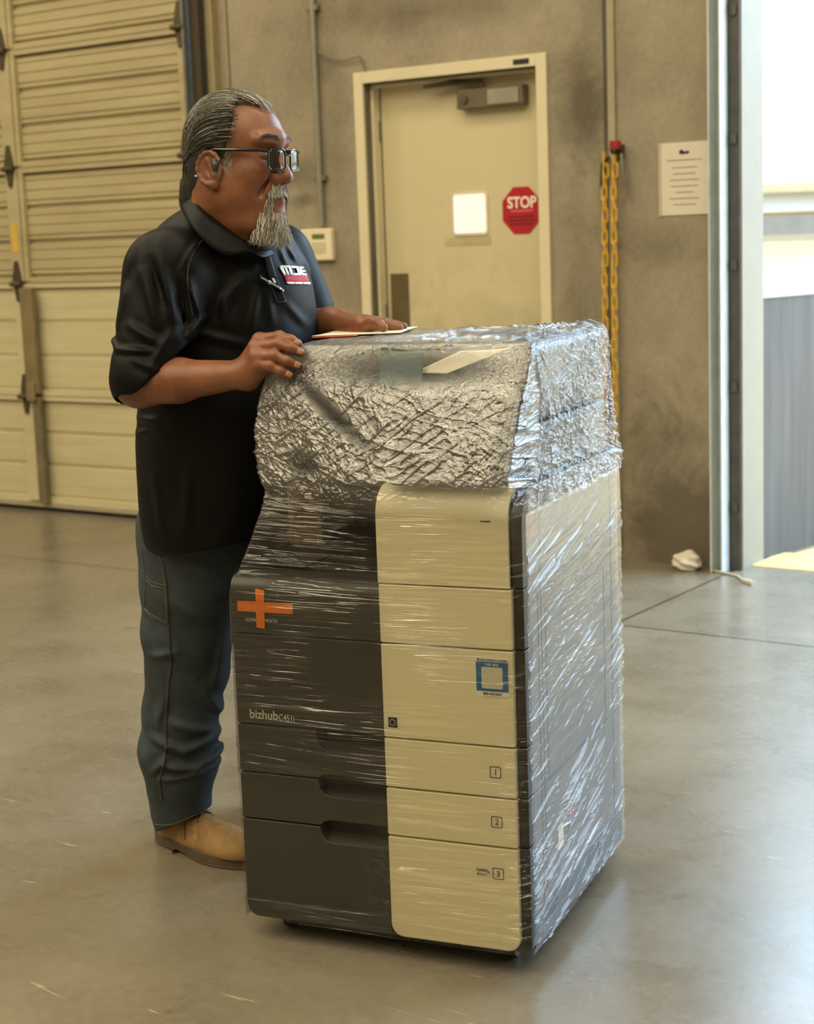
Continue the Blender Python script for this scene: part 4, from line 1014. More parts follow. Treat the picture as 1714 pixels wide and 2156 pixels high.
def strand_mesh(name, paths, rad, mat, parent, shade):
    "paths (S,T,3) world; tapered three sided hairs, one colour value each"
    S_, T_, _ = paths.shape
    tg = np.gradient(paths, axis=1); tg /= np.linalg.norm(tg, axis=2, keepdims=True)+1e-9
    ref = np.array([.3, -.8, .5]); a = np.cross(tg, ref); a /= np.linalg.norm(a, axis=2, keepdims=True)+1e-9; b = np.cross(tg, a)
    rr = (rad[:, None]*(1-.75*np.linspace(0, 1, T_)[None]**2))[..., None]
    ring = np.stack([paths+rr*(math.cos(t)*a+math.sin(t)*b) for t in (0, 2.094, 4.189)], 2)     # S,T,3,3
    vs_ = ring.reshape(-1, 3)
    s0 = np.arange(S_)[:, None, None]*T_*3; t0 = np.arange(T_-1)[None, :, None]*3; k = np.arange(3)[None, None]; k2 = (k+1) % 3
    f_ = np.stack([s0+t0+k, s0+t0+k2, s0+t0+3+k2, s0+t0+3+k], 3).reshape(-1, 4)
    o = raw(name, vs_, f_, mat, parent)
    at_ = o.data.attributes.new('shade', 'FLOAT', 'POINT'); at_.data.foreach_set('value', np.repeat(shade, T_*3).astype(np.float32))
    return o
def strand_mat(name, stops, rough=.35):
    t = NT(name); s_ = t.n('ShaderNodeAttribute', attribute_name='shade').outputs['Fac']
    t.principled(t.ramp(s_, stops), rough); return t.m
def radial(f, dirs, c, r0=.02, r1=.22):
    lo = np.full(len(dirs), r0); hi = np.full(len(dirs), r1)
    for _ in range(22):
        m_ = (lo+hi)/2; s = f((c+dirs*m_[:, None]).astype(np.float32)) < 0; lo = np.where(s, m_, lo); hi = np.where(s, hi, m_)
    return c+dirs*hi[:, None]
NSTR = 2800; T_ = 16
c0 = np.array([-.005, 0, .03])
uu_ = RNG.rand(NSTR*3)*.26-.03; ll_ = (RNG.rand(NSTR*3)*2-1)*.085
ff_ = fh(ll_, uu_)-RNG.rand(NSTR*3)**1.4*.10+.004
st_ = np.stack([ff_, ll_, uu_], 1)-c0; st_ /= np.linalg.norm(st_, axis=1)[:, None]
s0 = radial(hairvol, st_, c0)
ok = (s0[:, 0] < fh(s0[:, 1], s0[:, 2])+.004) & (s0[:, 2] > -.015) & ~((np.abs(s0[:, 1]) > .06) & (s0[:, 2] < .036) & (s0[:, 0] < .003))
s0 = s0[ok][:NSTR]; st_ = (s0-c0)/np.linalg.norm(s0-c0, axis=1)[:, None]; NSTR = len(s0)
sgn = np.where(s0[:, 1] > 0, 1, -1)
en_ = np.stack([np.full(NSTR, -1.0), sgn*.10+RNG.randn(NSTR)*.05, -.42+RNG.randn(NSTR)*.06], 1)
md_ = np.stack([np.full(NSTR, -.35)+.2*st_[:, 0], st_[:, 1]*1.15, np.clip(st_[:, 2]*.95, .30 if False else -.05, 2)], 1)
tt = np.linspace(0, 1, T_)[None, :, None]
L_ = (.45+.55*RNG.rand(NSTR))[:, None, None]
tq = tt*L_
dd_ = (1-tq)**2*st_[:, None]+2*tq*(1-tq)*md_[:, None]+tq**2*en_[:, None]
dd_ += .010*np.sin(tt*9+RNG.rand(NSTR)[:, None, None]*6)*RNG.randn(NSTR, 1, 3)
dd_ /= np.linalg.norm(dd_, axis=2, keepdims=True)
pp_ = radial(lambda q: hairvol(q)-.0012, dd_.reshape(-1, 3), c0).reshape(NSTR, T_, 3)
keep = ~((np.abs(pp_[..., 1]) > .062) & (pp_[..., 2] < .028) & (pp_[..., 0] > -.052) & (pp_[..., 0] < .002)).any(1)
pp_ = pp_[keep]
frnt = np.clip((pp_[:, 0, 0]+.03)/.10, 0, 1)
sh_ = np.clip(RNG.rand(len(pp_))*.75+.35*frnt*RNG.rand(len(pp_)), 0, 1)
W_ = HC+pp_@HR.T
HM = strand_mat('combed_hair', [(.0, srgb(10, 9, 8)), (.58, srgb(26, 24, 22)), (.66, srgb(130, 123, 110)), (1, srgb(250, 240, 220))], .4)
o = strand_mesh('hair_strands', W_, .0004+.0003*RNG.rand(len(W_)), HM, hair, sh_)
tag(o, kind='stuff')
# ponytail braid going into the collar
pt_ = MB().tube([hw((-.100, 0, .0)), hw((-.118, -.002, -.035)), hw((-.124, -.004, -.07)), hw((-.122, -.004, -.105))], [.020, .022, .019, .014], 14)
pt_.build('ponytail', hm.m, hair, smooth=True)
# ---- beard
def face(q): return head_sdf((HC+q@HR.T).astype(np.float32))
def strands(n, cand, mask, dirf, lenf, c, T=9, wav=.0012):
    d = cand-c; d /= np.linalg.norm(d, axis=1)[:, None]; s = radial(face, d, c, .01, .12)
    k = mask(s); s = s[k][:n]; d = d[k][:n]; m_ = len(s)
    dr = dirf(s, d); ln = lenf(s); t = np.linspace(0, 1, T)
    P_ = s[:, None]+dr[0][:, None]*(ln[:, None]*t)[..., None]+dr[1][:, None]*(ln[:, None]*t**2)[..., None]
    ph = RNG.rand(m_, 1)*6; P_ = P_+wav*(np.sin(t*12+ph)[..., None]*RNG.randn(m_, 1, 3))*t[None, :, None]
    return P_
cb = np.array([.055, 0, -.075])
cnd = np.stack([.06+RNG.rand(30000)*.08, (RNG.rand(30000)*2-1)*.05, -.035-RNG.rand(30000)*.11], 1)
def dn(s, d):
    o_ = np.zeros_like(s); o_[:, 0] = .12*d[:, 0]-.06; o_[:, 1] = .45*d[:, 1]; o_[:, 2] = -1.0
    o2 = np.zeros_like(s); o2[:, 1] = -.6*np.sign(s[:, 1])*np.abs(s[:, 1])*14; o2[:, 0] = .05*RNG.randn(len(s))
    o2[:, 1] += .25*RNG.randn(len(s)); return o_, o2
chin = strands(2200, cnd, lambda s: (s[:, 2] < -.096) & (s[:, 0] > .040-.2*(s[:, 2]+.09)) & (np.abs(s[:, 1]) < .040), dn,
               lambda s: np.clip((s[:, 2]+.166)*(.55+.60*RNG.rand(len(s)))*(1-4*np.abs(s[:, 1])), .010, .085), cb, 10, .0034)
lip = strands(650, cnd, lambda s: (s[:, 2] < -.040) & (s[:, 2] > -.056) & (s[:, 0] > .088) & (np.abs(s[:, 1]) < .026),
              lambda s, d: (np.stack([.35*d[:, 0], .7*np.sign(s[:, 1])*(np.abs(s[:, 1])*20+.25), -.8+0*s[:, 0]], 1), np.stack([0*s[:, 0], .2*np.sign(s[:, 1]), -.35+0*s[:, 0]], 1)),
              lambda s: .006+.008*RNG.rand(len(s)), cb, 7, .0006)
gt = strands(500, cnd, lambda s: (s[:, 2] < -.052) & (s[:, 2] > -.098) & (np.abs(s[:, 1]) > .025) & (np.abs(s[:, 1]) < .036) & (s[:, 0] > .07), dn,
             lambda s: .011+.013*RNG.rand(len(s)), cb, 7, .0010)
def beardvol(P):
    q = hl(P); d = ell(q, (.082, 0, -.128), (.028, .027, .030))
    return smin(d, rc(q, (.086, 0, -.14), (.088, 0, -.160), .020, .008), .015)
bm2 = simple('beard_underhair', srgb(84, 78, 70), .7)
beard = wchild(skin_sdf('beard', beardvol, HC-.02+HR@A3(.08, 0, -.13)-.05, HC+HR@A3(.08, 0, -.13)+.07, .003, bm2), man)
beard.location = -V(man.matrix_world.translation)
BM = strand_mat('grey_beard', [(.0, srgb(48, 44, 40)), (.35, srgb(150, 144, 134)), (1, srgb(245, 240, 230))], .5)
def pad(P_, T): 
    x_ = np.linspace(0, 1, P_.shape[1]); y_ = np.linspace(0, 1, T)
    return np.stack([np.stack([np.interp(y_, x_, P_[i, :, k]) for k in range(3)], 1) for i in range(len(P_))])
allb = np.concatenate([chin, pad(lip, 10), pad(gt, 10)])
o = strand_mesh('beard_strands', HC+allb@HR.T, .00042+.0003*RNG.rand(len(allb)), BM, beard, RNG.rand(len(allb))); tag(o, kind='stuff')
# eyebrows, sideburns
ce = np.array([.04, 0, .03]); cn2 = np.stack([.07+RNG.rand(9000)*.05, (RNG.rand(9000)*2-1)*.06, .035+RNG.rand(9000)*.03], 1)
eb = strands(210, cn2, lambda s: (np.abs(s[:, 1]) > .010) & (np.abs(s[:, 1]) < .052) & (np.abs(s[:, 2]-(.052+.006*np.sin((np.abs(s[:, 1])-.01)*70))) < .0045) & (s[:, 0] > .05),
             lambda s, d: (np.stack([-.1+.25*d[:, 0], np.sign(s[:, 1])*1.0, .25+0*s[:, 0]], 1), np.stack([-.4+0*s[:, 0], 0*s[:, 0], -.3+0*s[:, 0]], 1)),
             lambda s: .008+.006*RNG.rand(len(s)), ce, 6, .0003)
o = strand_mesh('eyebrows', HC+eb@HR.T, .00035+0*eb[:, 0, 0], strand_mat('brow_hair', [(0, srgb(36, 30, 26)), (1, srgb(110, 100, 90))]), None, RNG.rand(len(eb)))
wchild(o, man); tag(o, kind='stuff')
cs_ = np.array([.01, 0, 0]); cn3 = np.stack([.0+RNG.rand(9000)*.04, -(.05+RNG.rand(9000)*.05), -.03+RNG.rand(9000)*.07], 1)
sb = strands(500, cn3, lambda s: (s[:, 0] > .018) & (s[:, 0] < .037) & (s[:, 2] > -.022) & (s[:, 2] < .034) & (s[:, 1] < -.05),
             lambda s, d: (np.stack([-.35+0*s[:, 0], .10*d[:, 1], -.8+0*s[:, 0]], 1), np.stack([-.3+.3*RNG.randn(len(s)), 0*s[:, 0], 0*s[:, 0]], 1)),
             lambda s: .008+.010*RNG.rand(len(s)), cs_, 6, .0008)
o = strand_mesh('sideburns', HC+sb@HR.T, .0004+0*sb[:, 0, 0], BM, None, RNG.rand(len(sb))*.8); wchild(o, man); tag(o, kind='stuff')
# ---- sunglasses
MH = Matrix(((HF[0], HL[0], HU[0], HC[0]), (HF[1], HL[1], HU[1], HC[1]), (HF[2], HL[2], HU[2], HC[2]), (0, 0, 0, 1)))
gls = empty('sunglasses', Matrix.Identity(4)); gls.parent = man; gls.matrix_basis = Matrix.Translation(-V(man.matrix_world.translation)) @ MH
gbm = simple('black_acetate', (.008, .008, .008, 1), .15); lensm = simple('dark_lens', (.012, .011, .010, 1), .03, Coat_Weight=.8)
for s_ in (-1, 1):
    def cv(y, z, off=0): return (.128-.14*max(0, abs(y)-.012)-1.0*max(0, abs(y)-.03)**1.5+off, y, z)
    oc = [(s_*p[0], p[1]) for p in rrect(.010, .058, -.012, .031, .011, 5)]
    MB().ring_tube([cv(p[0], p[1]) for p in oc], .0019, 8).build('frame_rim', gbm, gls, smooth=True)
    n = len(oc); cy, cz = s_*.034, .0105
    m_ = MB(); ringz = [(cy, cz)]; vs_ = [cv(cy, cz, .0015)]; 
    for kk in range(1, 6): vs_ += [cv(cy+(p[0]-cy)*kk/5, cz+(p[1]-cz)*kk/5, .0015*(1-(kk/5)**2)) for p in oc]
    fs_ = [[0, 1+i, 1+(i+1) % n] for i in range(n)]
    for kk in range(4): fs_ += [[1+kk*n+i, 1+(kk+1)*n+i, 1+(kk+1)*n+(i+1) % n, 1+kk*n+(i+1) % n] for i in range(n)]
    m_.add(vs_, fs_); o = m_.build('lens', lensm, gls, smooth=True, angle=80); so = o.modifiers.new('t', 'SOLIDIFY'); so.thickness = .0018
    e_ = cv(s_*.060, .027)
    MB().tube([e_, (e_[0]-.012, s_*.072, .029), (.06, s_*.0785, .030), (.0, s_*.085, .032), (-.03, s_*.088, .020)], [.0038, .0040, .0036, .0030, .0022], 8).build('temple_arm', gbm, gls, smooth=True)
MB().tube([(.128, -.010, .018), (.1305, 0, .021), (.128, .010, .018)], .0024, 8).build('bridge', gbm, gls, smooth=True)
ep = MB().tube([(.006, -.089, .012), (.010, -.091, .000), (.008, -.092, -.010)], [.005, .0085, .006], 12).tube([(.006, -.089, .012), (-.004, -.092, .03), (-.02, -.093, .032), (-.038, -.092, .005), (-.040, -.089, -.020)], .0016, 6)
ep.build('earpiece', simple('grey_earpiece', srgb(60, 60, 66), .3), gls, smooth=True)
b_ = NT('blue_led'); e2 = b_.n('ShaderNodeEmission'); e2.inputs[0].default_value = (.15, .2, 1, 1); e2.inputs[1].default_value = 3; b_.t.links.new(e2.outputs[0], b_.out.inputs[0])
MB().cyl((-.040, -.0875, -.020), (-.040, -.093, -.021), .0016, 8).build('status_light', b_.m, gls)
# finger nails
nm_ = simple('fingernail', srgb(166, 112, 86), .35)
for c in RH.values():
    d0 = V(c[3][0]-c[2][0]).normalized(); nn2 = V((-.15, -.9, .35)); nn2 = (nn2-nn2.dot(d0)*d0).normalized(); sd_ = d0.cross(nn2).normalized()
    ctr = V(c[3][0])+d0*.001+nn2*(c[3][1]-.0026); vs_ = []
    for i in range(5):
        for j in range(7):
            a_ = (i/4*2-1); b2 = (j/6*2-1); w2 = .0056*math.sqrt(max(0, 1-.35*max(0, a_)**2))
            vs_.append(ctr+d0*a_*.0062+sd_*b2*w2+nn2*(.0034*math.sqrt(max(0, 1-(b2*.85)**2))-.0006*max(0, a_)))
    fs_ = [[i*7+j, (i+1)*7+j, (i+1)*7+j+1, i*7+j+1] for i in range(4) for j in range(6)]
    o = MB().add(vs_, fs_).build('fingernail', nm_, None, smooth=True, angle=80); wchild(o, body); o.location = (0, 0, 0); o.modifiers.new('t', 'SOLIDIFY').thickness = .0008
# ---- polo shirt
TY = math.radians(30); TF = A3(math.cos(TY), -math.sin(TY), 0); TL = A3(math.sin(TY), math.cos(TY), 0); TR = np.stack([TF, TL, A3(0, 0, 1)], 1)
UA0, UA1 = a3(352, 575, 3.49), a3(318, 800, 3.43)
LU0, LU1 = a3(583, 548, 3.87), a3(636, 655, 3.88)
_ca, _cb = a3(250, 862, 3.43), a3(366, 748, 3.43)
_cn = np.cross(_cb-_ca, np.array(at(308, 805, 3.43))-np.array([0, 0, CAM_H])); _cn /= np.linalg.norm(_cn)
if _cn[0] < 0: _cn = -_cn
FOLDS = [((346,515),(384,668),.011,.013),((315,570),(348,676),.010,.012),((330,545),(366,640),-.007,.010),((291,679),(352,714),.010,.011),((224,691),(262,728),.009,.009),((262,728),(338,730),.010,.008),
 ((427,497),(394,564),.006,.006),((394,564),(406,660),.006,.006),((409,588),(434,667),.010,.009),((434,667),(410,700),.010,.009),((380,690),(340,760),.009,.012),((300,745),(352,770),.006,.009),((395,600),(400,690),-.012,.014),
 ((534,564),(467,643),.006,.014),((478,625),(470,680),.009,.010),((543,612),(531,690),.007,.012),((455,540),(510,560),.004,.014),((585,525),(600,560),.005,.006),((600,520),(625,560),.005,.006),((625,535),(660,600),.005,.007),((560,600),(572,680),.005,.010),
 ((600,640),(640,690),.004,.010),((420,700),(520,725),.006,.012),((275,890),(330,885),.007,.010),((270,925),(300,912),.007,.008),((276,600),(262,680),.006,.010),((300,530),(282,600),-.006,.012),((470,500),(540,530),-.004,.010),((320,1000),(340,1120),.006,.014),((400,980),(390,1130),.006,.016)]
HEM = a3(420, 1143, 3.6)[2]
def shirt_sdf(P):
    B = lambda px, py, Y, r: ell(P, a3(px, py, Y), r, TR)
    d = B(482, 640, 3.67, (.185, .205, .22))
    d = smin(d, B(452, 560, 3.68, (.125, .20, .12)), .05)
    d = smin(d, B(490, 850, 3.67, (.205, .215, .25)), .08)
    d = smin(d, B(473, 1075, 3.68, (.185, .205, .27)), .10)
    d = smin(d, rc(P, hw((-.060, 0, -.15)), a3(445, 560, 3.66), .072, .115), .05)
    sl = rc(P, UA0, UA1, .094, .084); dl = rc(P, LU0, LU1, .084, .074)
    inner = rc(P, UA0, UA1+(UA1-UA0)*.3, .080, .066)
    cut = (P-_ca)@_cn
    sl = smax(sl, cut, .004); sl = smax(sl, -np.maximum(inner, -(cut+.04)), .004)
    cutl = (P-a3(668, 668, 3.87))@((LU1-LU0)/np.linalg.norm(LU1-LU0)); dl = smax(dl, cutl, .006)
    d = smin(d, sl, .032); d = smin(d, dl, .035)
    f_ = np.zeros(len(P), np.float32)
    near = P[:, 1] < 3.75
    if near.any():
        Q = P[near]; s = np.zeros(len(Q), np.float32)
        for a, b, am, w_ in FOLDS: s += dog(Q, a, b, am*1.5, w_*.85)
        f_[near] = s
    f_ += (pvnoise(P*np.array([1, 1, .5], np.float32), 7., 41)*.004+pvnoise(P, 16., 42)*.0018)
    d = d-f_
    d = smax(d, -rc(P, hw((-.045, 0, -.06)), hw((-.050, 0, -.165)), .070, .070), .006)
    hm_ = HEM+.012*np.sin(P[:, 0]*14)-P[:, 2]
    return smax(d, hm_, .008)
sh = NT('black_polo_fabric'); co = sh.coord()
wv = sh.noise(co, 1400, 2, .5); w3 = sh.noise(co, 5, 3)
sb_ = sh.principled(sh.ramp(w3, [(.3, (.002, .002, .0021, 1)), (.7, (.0035, .0034, .0035, 1))]), .52, 0, sh.bump(wv, .12, .0006), Specular_IOR_Level=.16)
shirt = wchild(skin_sdf('polo_shirt', shirt_sdf, (-.85, 3.15, .72), (.12, 4.15, 1.62), .0042, sh.m), man)
def strip(name, top, bot, mat, parent, closed=False, thick=.003, sub=6, tag_=None):
    def cr(pts):
        pts = [V(p) for p in pts]; n = len(pts); out = []
        rng = range(n if closed else n-1)
        for i in rng:
            g = lambda k: pts[k % n] if closed else pts[max(0, min(n-1, k))]
            p0, p1, p2, p3 = g(i-1), g(i), g(i+1), g(i+2)
            for s in range(sub):
                t = s/sub; out.append(.5*((2*p1)+(-p0+p2)*t+(2*p0-5*p1+4*p2-p3)*t*t+(-p0+3*p1-3*p2+p3)*t**3))
        if not closed: out.append(pts[-1])
        return out
    a, b = cr(top), cr(bot); n = len(a); R_ = 5; vs_ = []
    for i in range(n):
        for j in range(R_): vs_.append(a[i].lerp(b[i], j/(R_-1)))
    m_ = n if closed else n-1
    fs_ = [[i*R_+j, ((i+1) % n)*R_+j, ((i+1) % n)*R_+j+1, i*R_+j+1] for i in range(m_) for j in range(R_-1)]
    o = MB().add(vs_, fs_).build(name, mat, parent, smooth=True, angle=80); s_ = o.modifiers.new('t', 'SOLIDIFY'); s_.thickness = thick; s_.offset = 0
    return o
tp_ = [(398,396,3.66),(408,418,3.56),(430,444,3.505),(460,467,3.485),(491,490,3.480),(521,511,3.485),(552,529,3.51),(580,512,3.62),(566,470,3.70),(510,428,3.745),(440,396,3.73)]
bt_ = [(383,424,3.675),(386,446,3.55),(408,482,3.475),(441,518,3.455),(481,538,3.450),(522,530,3.465),(556,542,3.495),(592,525,3.62),(590,490,3.71),(530,450,3.775),(438,417,3.765)]
strip('collar', [at(*p) for p in tp_], [at(*p) for p in bt_], sh.m, shirt, closed=True, thick=.0045)
# placket, button, logo lying on the cloth
def decal(name, quads, mat, off, parent, nx=7, ny=3, thick=.0008):
    vs_ = []; fs_ = []; P_ = []
    for q in quads:
        q = np.array(q, float); o_ = len(P_)
        for i in range(nx+1):
            for j in range(ny+1):
                s_, t_ = i/nx, j/ny; P_.append(((q[0]*(1-s_)+q[1]*s_)*(1-t_)+(q[3]*(1-s_)+q[2]*s_)*t_))
        fs_ += [[o_+i*(ny+1)+j, o_+(i+1)*(ny+1)+j, o_+(i+1)*(ny+1)+j+1, o_+i*(ny+1)+j+1] for i in range(nx) for j in range(ny)]
    P_ = np.array(P_); X = hit_sdf(shirt_sdf, P_[:, 0], P_[:, 1], 3.1, 45, off)
    o = MB().add([tuple(x) for x in X], fs_).build(name, mat, parent, smooth=True, angle=80)
    s_ = o.modifiers.new('t', 'SOLIDIFY'); s_.thickness = thick; return o
Z6 = lambda L: [[(500+x/7.79, 530+y/7.79) for x, y in q] for q in L]
decal('placket', [[(552,536),(566,530),(583,585),(566,590)], [(566,590),(583,585),(603,634),(584,638)]], sh.m, .0035, shirt, 4, 14, .002)
decal('placket_stitch', [[(566,590),(567.5,589.6),(585.5,637.6),(584,638)], [(584,636.6),(603,632.6),(603,634.6),(584,638)], [(601,632),(602.6,632),(584,586),(583,586)]], simple('black_thread', (.03, .03, .034, 1), .6), .0062, shirt, 3, 12)
decal('button', Z6([[(558,440),(590,430),(632,510),(600,520)]]), simple('pearl_button', srgb(200, 214, 210), .2), .0065, shirt, 6, 6, .0015)
WL = [[(700,228),(850,225),(855,262),(690,262)], [(688,255),(745,255),(800,388),(765,388)], [(768,255),(800,255),(855,388),(818,388)], [(825,240),(872,240),(918,388),(872,388)],
 [(868,232),(1000,240),(1010,276),(882,268)], [(960,262),(1003,262),(1038,370),(992,370)], [(905,352),(1032,352),(1042,390),(918,390)],
 [(1012,242),(1042,242),(1084,388),(1042,388)], [(1030,243),(1082,246),(1090,276),(1036,272)], [(1046,302),(1110,304),(1117,332),(1052,332)], [(1062,354),(1128,358),(1140,392),(1070,390)]]
decal('logo_letters', Z6(WL), simple('white_thread', srgb(228, 228, 236), .6, var=.02), .0022, shirt)
decal('logo_stripes', Z6([[(765+.35*(y-398), y), (1143+.33*(y-398), y), (1143+.33*(y-380), y+19), (765+.35*(y-380), y+19)] for y in (398, 420, 442, 464)]), simple('red_thread', srgb(206, 40, 70), .6, var=.02), .0022, shirt, 10, 2)
decal('logo_baseline', Z6([[(800,494),(920,494),(935,532),(820,530)], [(924,494),(1050,494),(1062,534),(940,532)], [(1055,494),(1188,496),(1198,537),(1068,534)]]), simple('white_thread_fine', srgb(224, 222, 222), .6), .0022, shirt, 5, 2)
# raglan seam
def on_shirt(pts, off): 
    P_ = np.array(pts, float); return [tuple(x) for x in hit_sdf(shirt_sdf, P_[:, 0], P_[:, 1], 3.1, 45, off)]
sm = [(432,500),(420,512),(405,535),(396,562),(394,590),(398,620),(403,650),(405,662)]
MB().tube(on_shirt(sm, .0005), .0016, 6).build('seam', simple('seam_thread', (.02, .02, .021, 1), .6), shirt, smooth=True)
# pen clipped into the placket
pa = hit_sdf(shirt_sdf, np.array([545., 596.]), np.array([583., 612.]), 3.1, 45, .010)
A_, B_ = V(pa[0]), V(pa[1])
pen = empty('pen', A_, 'black and silver pen clipped across the open placket of the black polo', 'pen')
D_ = B_-A_
bl2 = simple('pen_black', (.012, .012, .013, 1), .2); sv = simple('pen_silver', srgb(200, 204, 208), .2, .8)
MB().tube([V((0, 0, 0)), D_*.42], .0042, 12).tube([D_*.45, D_*.95], .0042, 12).build('barrel', bl2, pen, smooth=True)
MB().tube([D_*.36, D_*.46], .0048, 12).build('ring', sv, pen, smooth=True)
up_ = V((-.2, -.9, .35)).normalized()
MB().tube([D_*.12+up_*.0062, D_*.9+up_*.0062], .0015, 6).tube([D_*.9+up_*.0062, D_*.95+up_*.003], .002, 6).build('clip', sv, pen, smooth=True)
MB().tube([D_*.95, D_*1.03], [.0036, .0015], 10).build('tip', sv, pen, smooth=True)
# ---- jeans
S9 = 1/934.
RL = [((412,1120,3.66), .128), ((400,1230,3.67), .112), ((394,1330,3.69), .104), ((396,1400,3.71), .095), ((381,1500,3.73), .087), ((379,1585,3.74), .095), ((377,1648,3.75), .074), ((381,1700,3.76), .069), ((385,1745,3.765), .066)]
LLg = [((500,1120,3.84), .135), ((560,1250,3.88), .115), ((600,1420,3.93), .098), ((602,1600,3.97), .085), ((604,1735,4.00), .072)]
JF = [((300,1410),(360,1395),.006,.010),((330,1350),(400,1450),.005,.012),((300,1600),(370,1625),.010,.012),((370,1625),(450,1600),.010,.012),((320,1655),(400,1668),.011,.010),((395,1668),(450,1640),.010,.010),((318,1690),(440,1672),.008,.008),
 ((340,1560),(430,1590),.007,.012),((460,1380),(440,1480),.006,.012),((360,1280),(430,1330),.004,.014),((330,1500),(310,1570),.006,.012),((420,1500),(460,1570),.006,.012),((318,1250),(345,1300),.004,.010),((330,1640),(300,1675),.008,.009),((400,1200),(470,1240),.004,.015)]
def jeans_sdf(P):
    def leg(L):
        d = None
        for (p, r1), (q, r2) in zip(L[:-1], L[1:]):
            c = rc(P, a3(*p), a3(*q), r1, r2); d = c if d is None else smin(d, c, .02)
        return d
    d = smin(leg(RL), leg(LLg), .02)
    d = smin(d, ell(P, a3(455, 1110, 3.74), (.165, .17, .16)), .06)
    s = np.zeros(len(P), np.float32)
    nr = P[:, 1] < 3.80
    if nr.any():
        Q = P[nr]; t = np.zeros(len(Q), np.float32)
        for a, b, am, w_ in JF: t += dog(Q, a, b, am*2.2, w_)
        s[nr] = t
    s += pvnoise(P*np.array([1, 1, .7], np.float32), 9., 51)*.003+pvnoise(P, 22., 52)*.0012
    d = d-s
    nh = (a3(447, 1703, 3.70)+a3(322, 1746, 3.82))/2; nv = np.cross(a3(447, 1703, 3.66)-a3(322, 1746, 3.82), A3(.4, .9, 0)); nv /= np.linalg.norm(nv); nv = nv if nv[2] < 0 else -nv
    near = P[:, 1]-.35*(P[:, 0]+.5) < 3.90
    hem = np.where(near, (P-nh)@nv, .055-P[:, 2])
    d = smax(d, hem.astype(np.float32), .004)
    top = P[:, 2]-(HEM+.08)
    return smax(d, top, .01)
jn = NT('dark_denim'); co = jn.coord()
tw = jn.noise(jn.mapping(co, (1, 1, 3.0), (0, .6, 0)), 420, 2, .5); fd = jn.noise(co, 6., 4, .6); sl_ = jn.noise(jn.mapping(co, (6, 6, .8)), 14, 3, .5)
cc = jn.ramp(fd, [(.35, srgb(10, 15, 20)), (.65, srgb(38, 50, 58))])
cc = jn.mix(jn.math('MULTIPLY', tw, .35), cc, srgb(92, 100, 104)); fd2 = jn.noise(co, 13., 4, .65); cc = jn.mix(jn.math('MULTIPLY', jn.ramp(fd2, [(.5, (0, 0, 0)), (.75, (1, 1, 1))]), .4), cc, srgb(78, 92, 102)); cc = jn.mix(jn.math('MULTIPLY', sl_, .2), cc, srgb(20, 26, 36))
jn.principled(cc, .8, 0, jn.bump(tw, .25, .0012))
jeans = wchild(skin_sdf('jeans', jeans_sdf, (-.85, 3.35, .02), (.10, 4.20, .92), .0042, jn.m), man)
def on_j(pts, off=.001):
    P_ = np.array(pts, float); t = np.linspace(0, len(P_)-1, (len(P_)-1)*5+1)
    P_ = np.stack([np.interp(t, np.arange(len(P_)), P_[:, k]) for k in (0, 1)], 1)
    return [V(x) for x in hit_sdf(jeans_sdf, P_[:, 0], P_[:, 1], 3.2, 45, off)]
gold = simple('tan_thread', srgb(96, 88, 62), .7, var=.1); seamm = simple('denim_seam', srgb(40, 46, 50), .8)
zj = lambda L: [(250+x/2.835, 1120+y/2.835) for x, y in L]
seam = zj([(262, 170), (285, 300), (292, 420), (300, 560), (308, 680), (318, 780), (300, 900), (292, 1020), (284, 1150), (285, 1290), (268, 1400), (245, 1480), (262, 1600)])
MB().tube(on_j(seam, -.0005), .0034, 6).build('side_seam', seamm, jeans, smooth=True)
for dx in (-3.5, -1.0): MB().tube(on_j([(x+dx, y) for x, y in seam], .0022), .0007, 4).build('stitching', gold, jeans)
st2 = [zj([(160, 265), (200, 300), (270, 320)]), zj([(162, 285), (205, 325), (272, 340)]), zj([(132, 95), (150, 220), (158, 300), (150, 450)]), zj([(150, 450), (190, 490), (280, 535)]), zj([(152, 462), (190, 502), (280, 547)]), zj([(225, 80), (245, 150), (272, 200), (275, 320), (285, 540)])]
for q in st2: MB().tube(on_j(q, .0012), .0009, 4).build('stitching', gold, jeans)
hm1 = zj([(203, 1745), (260, 1752), (330, 1745), (400, 1715), (470, 1685), (556, 1650)])
MB().tube(on_j(hm1, .0008), .0010, 4).build('hem_stitching', gold, jeans)
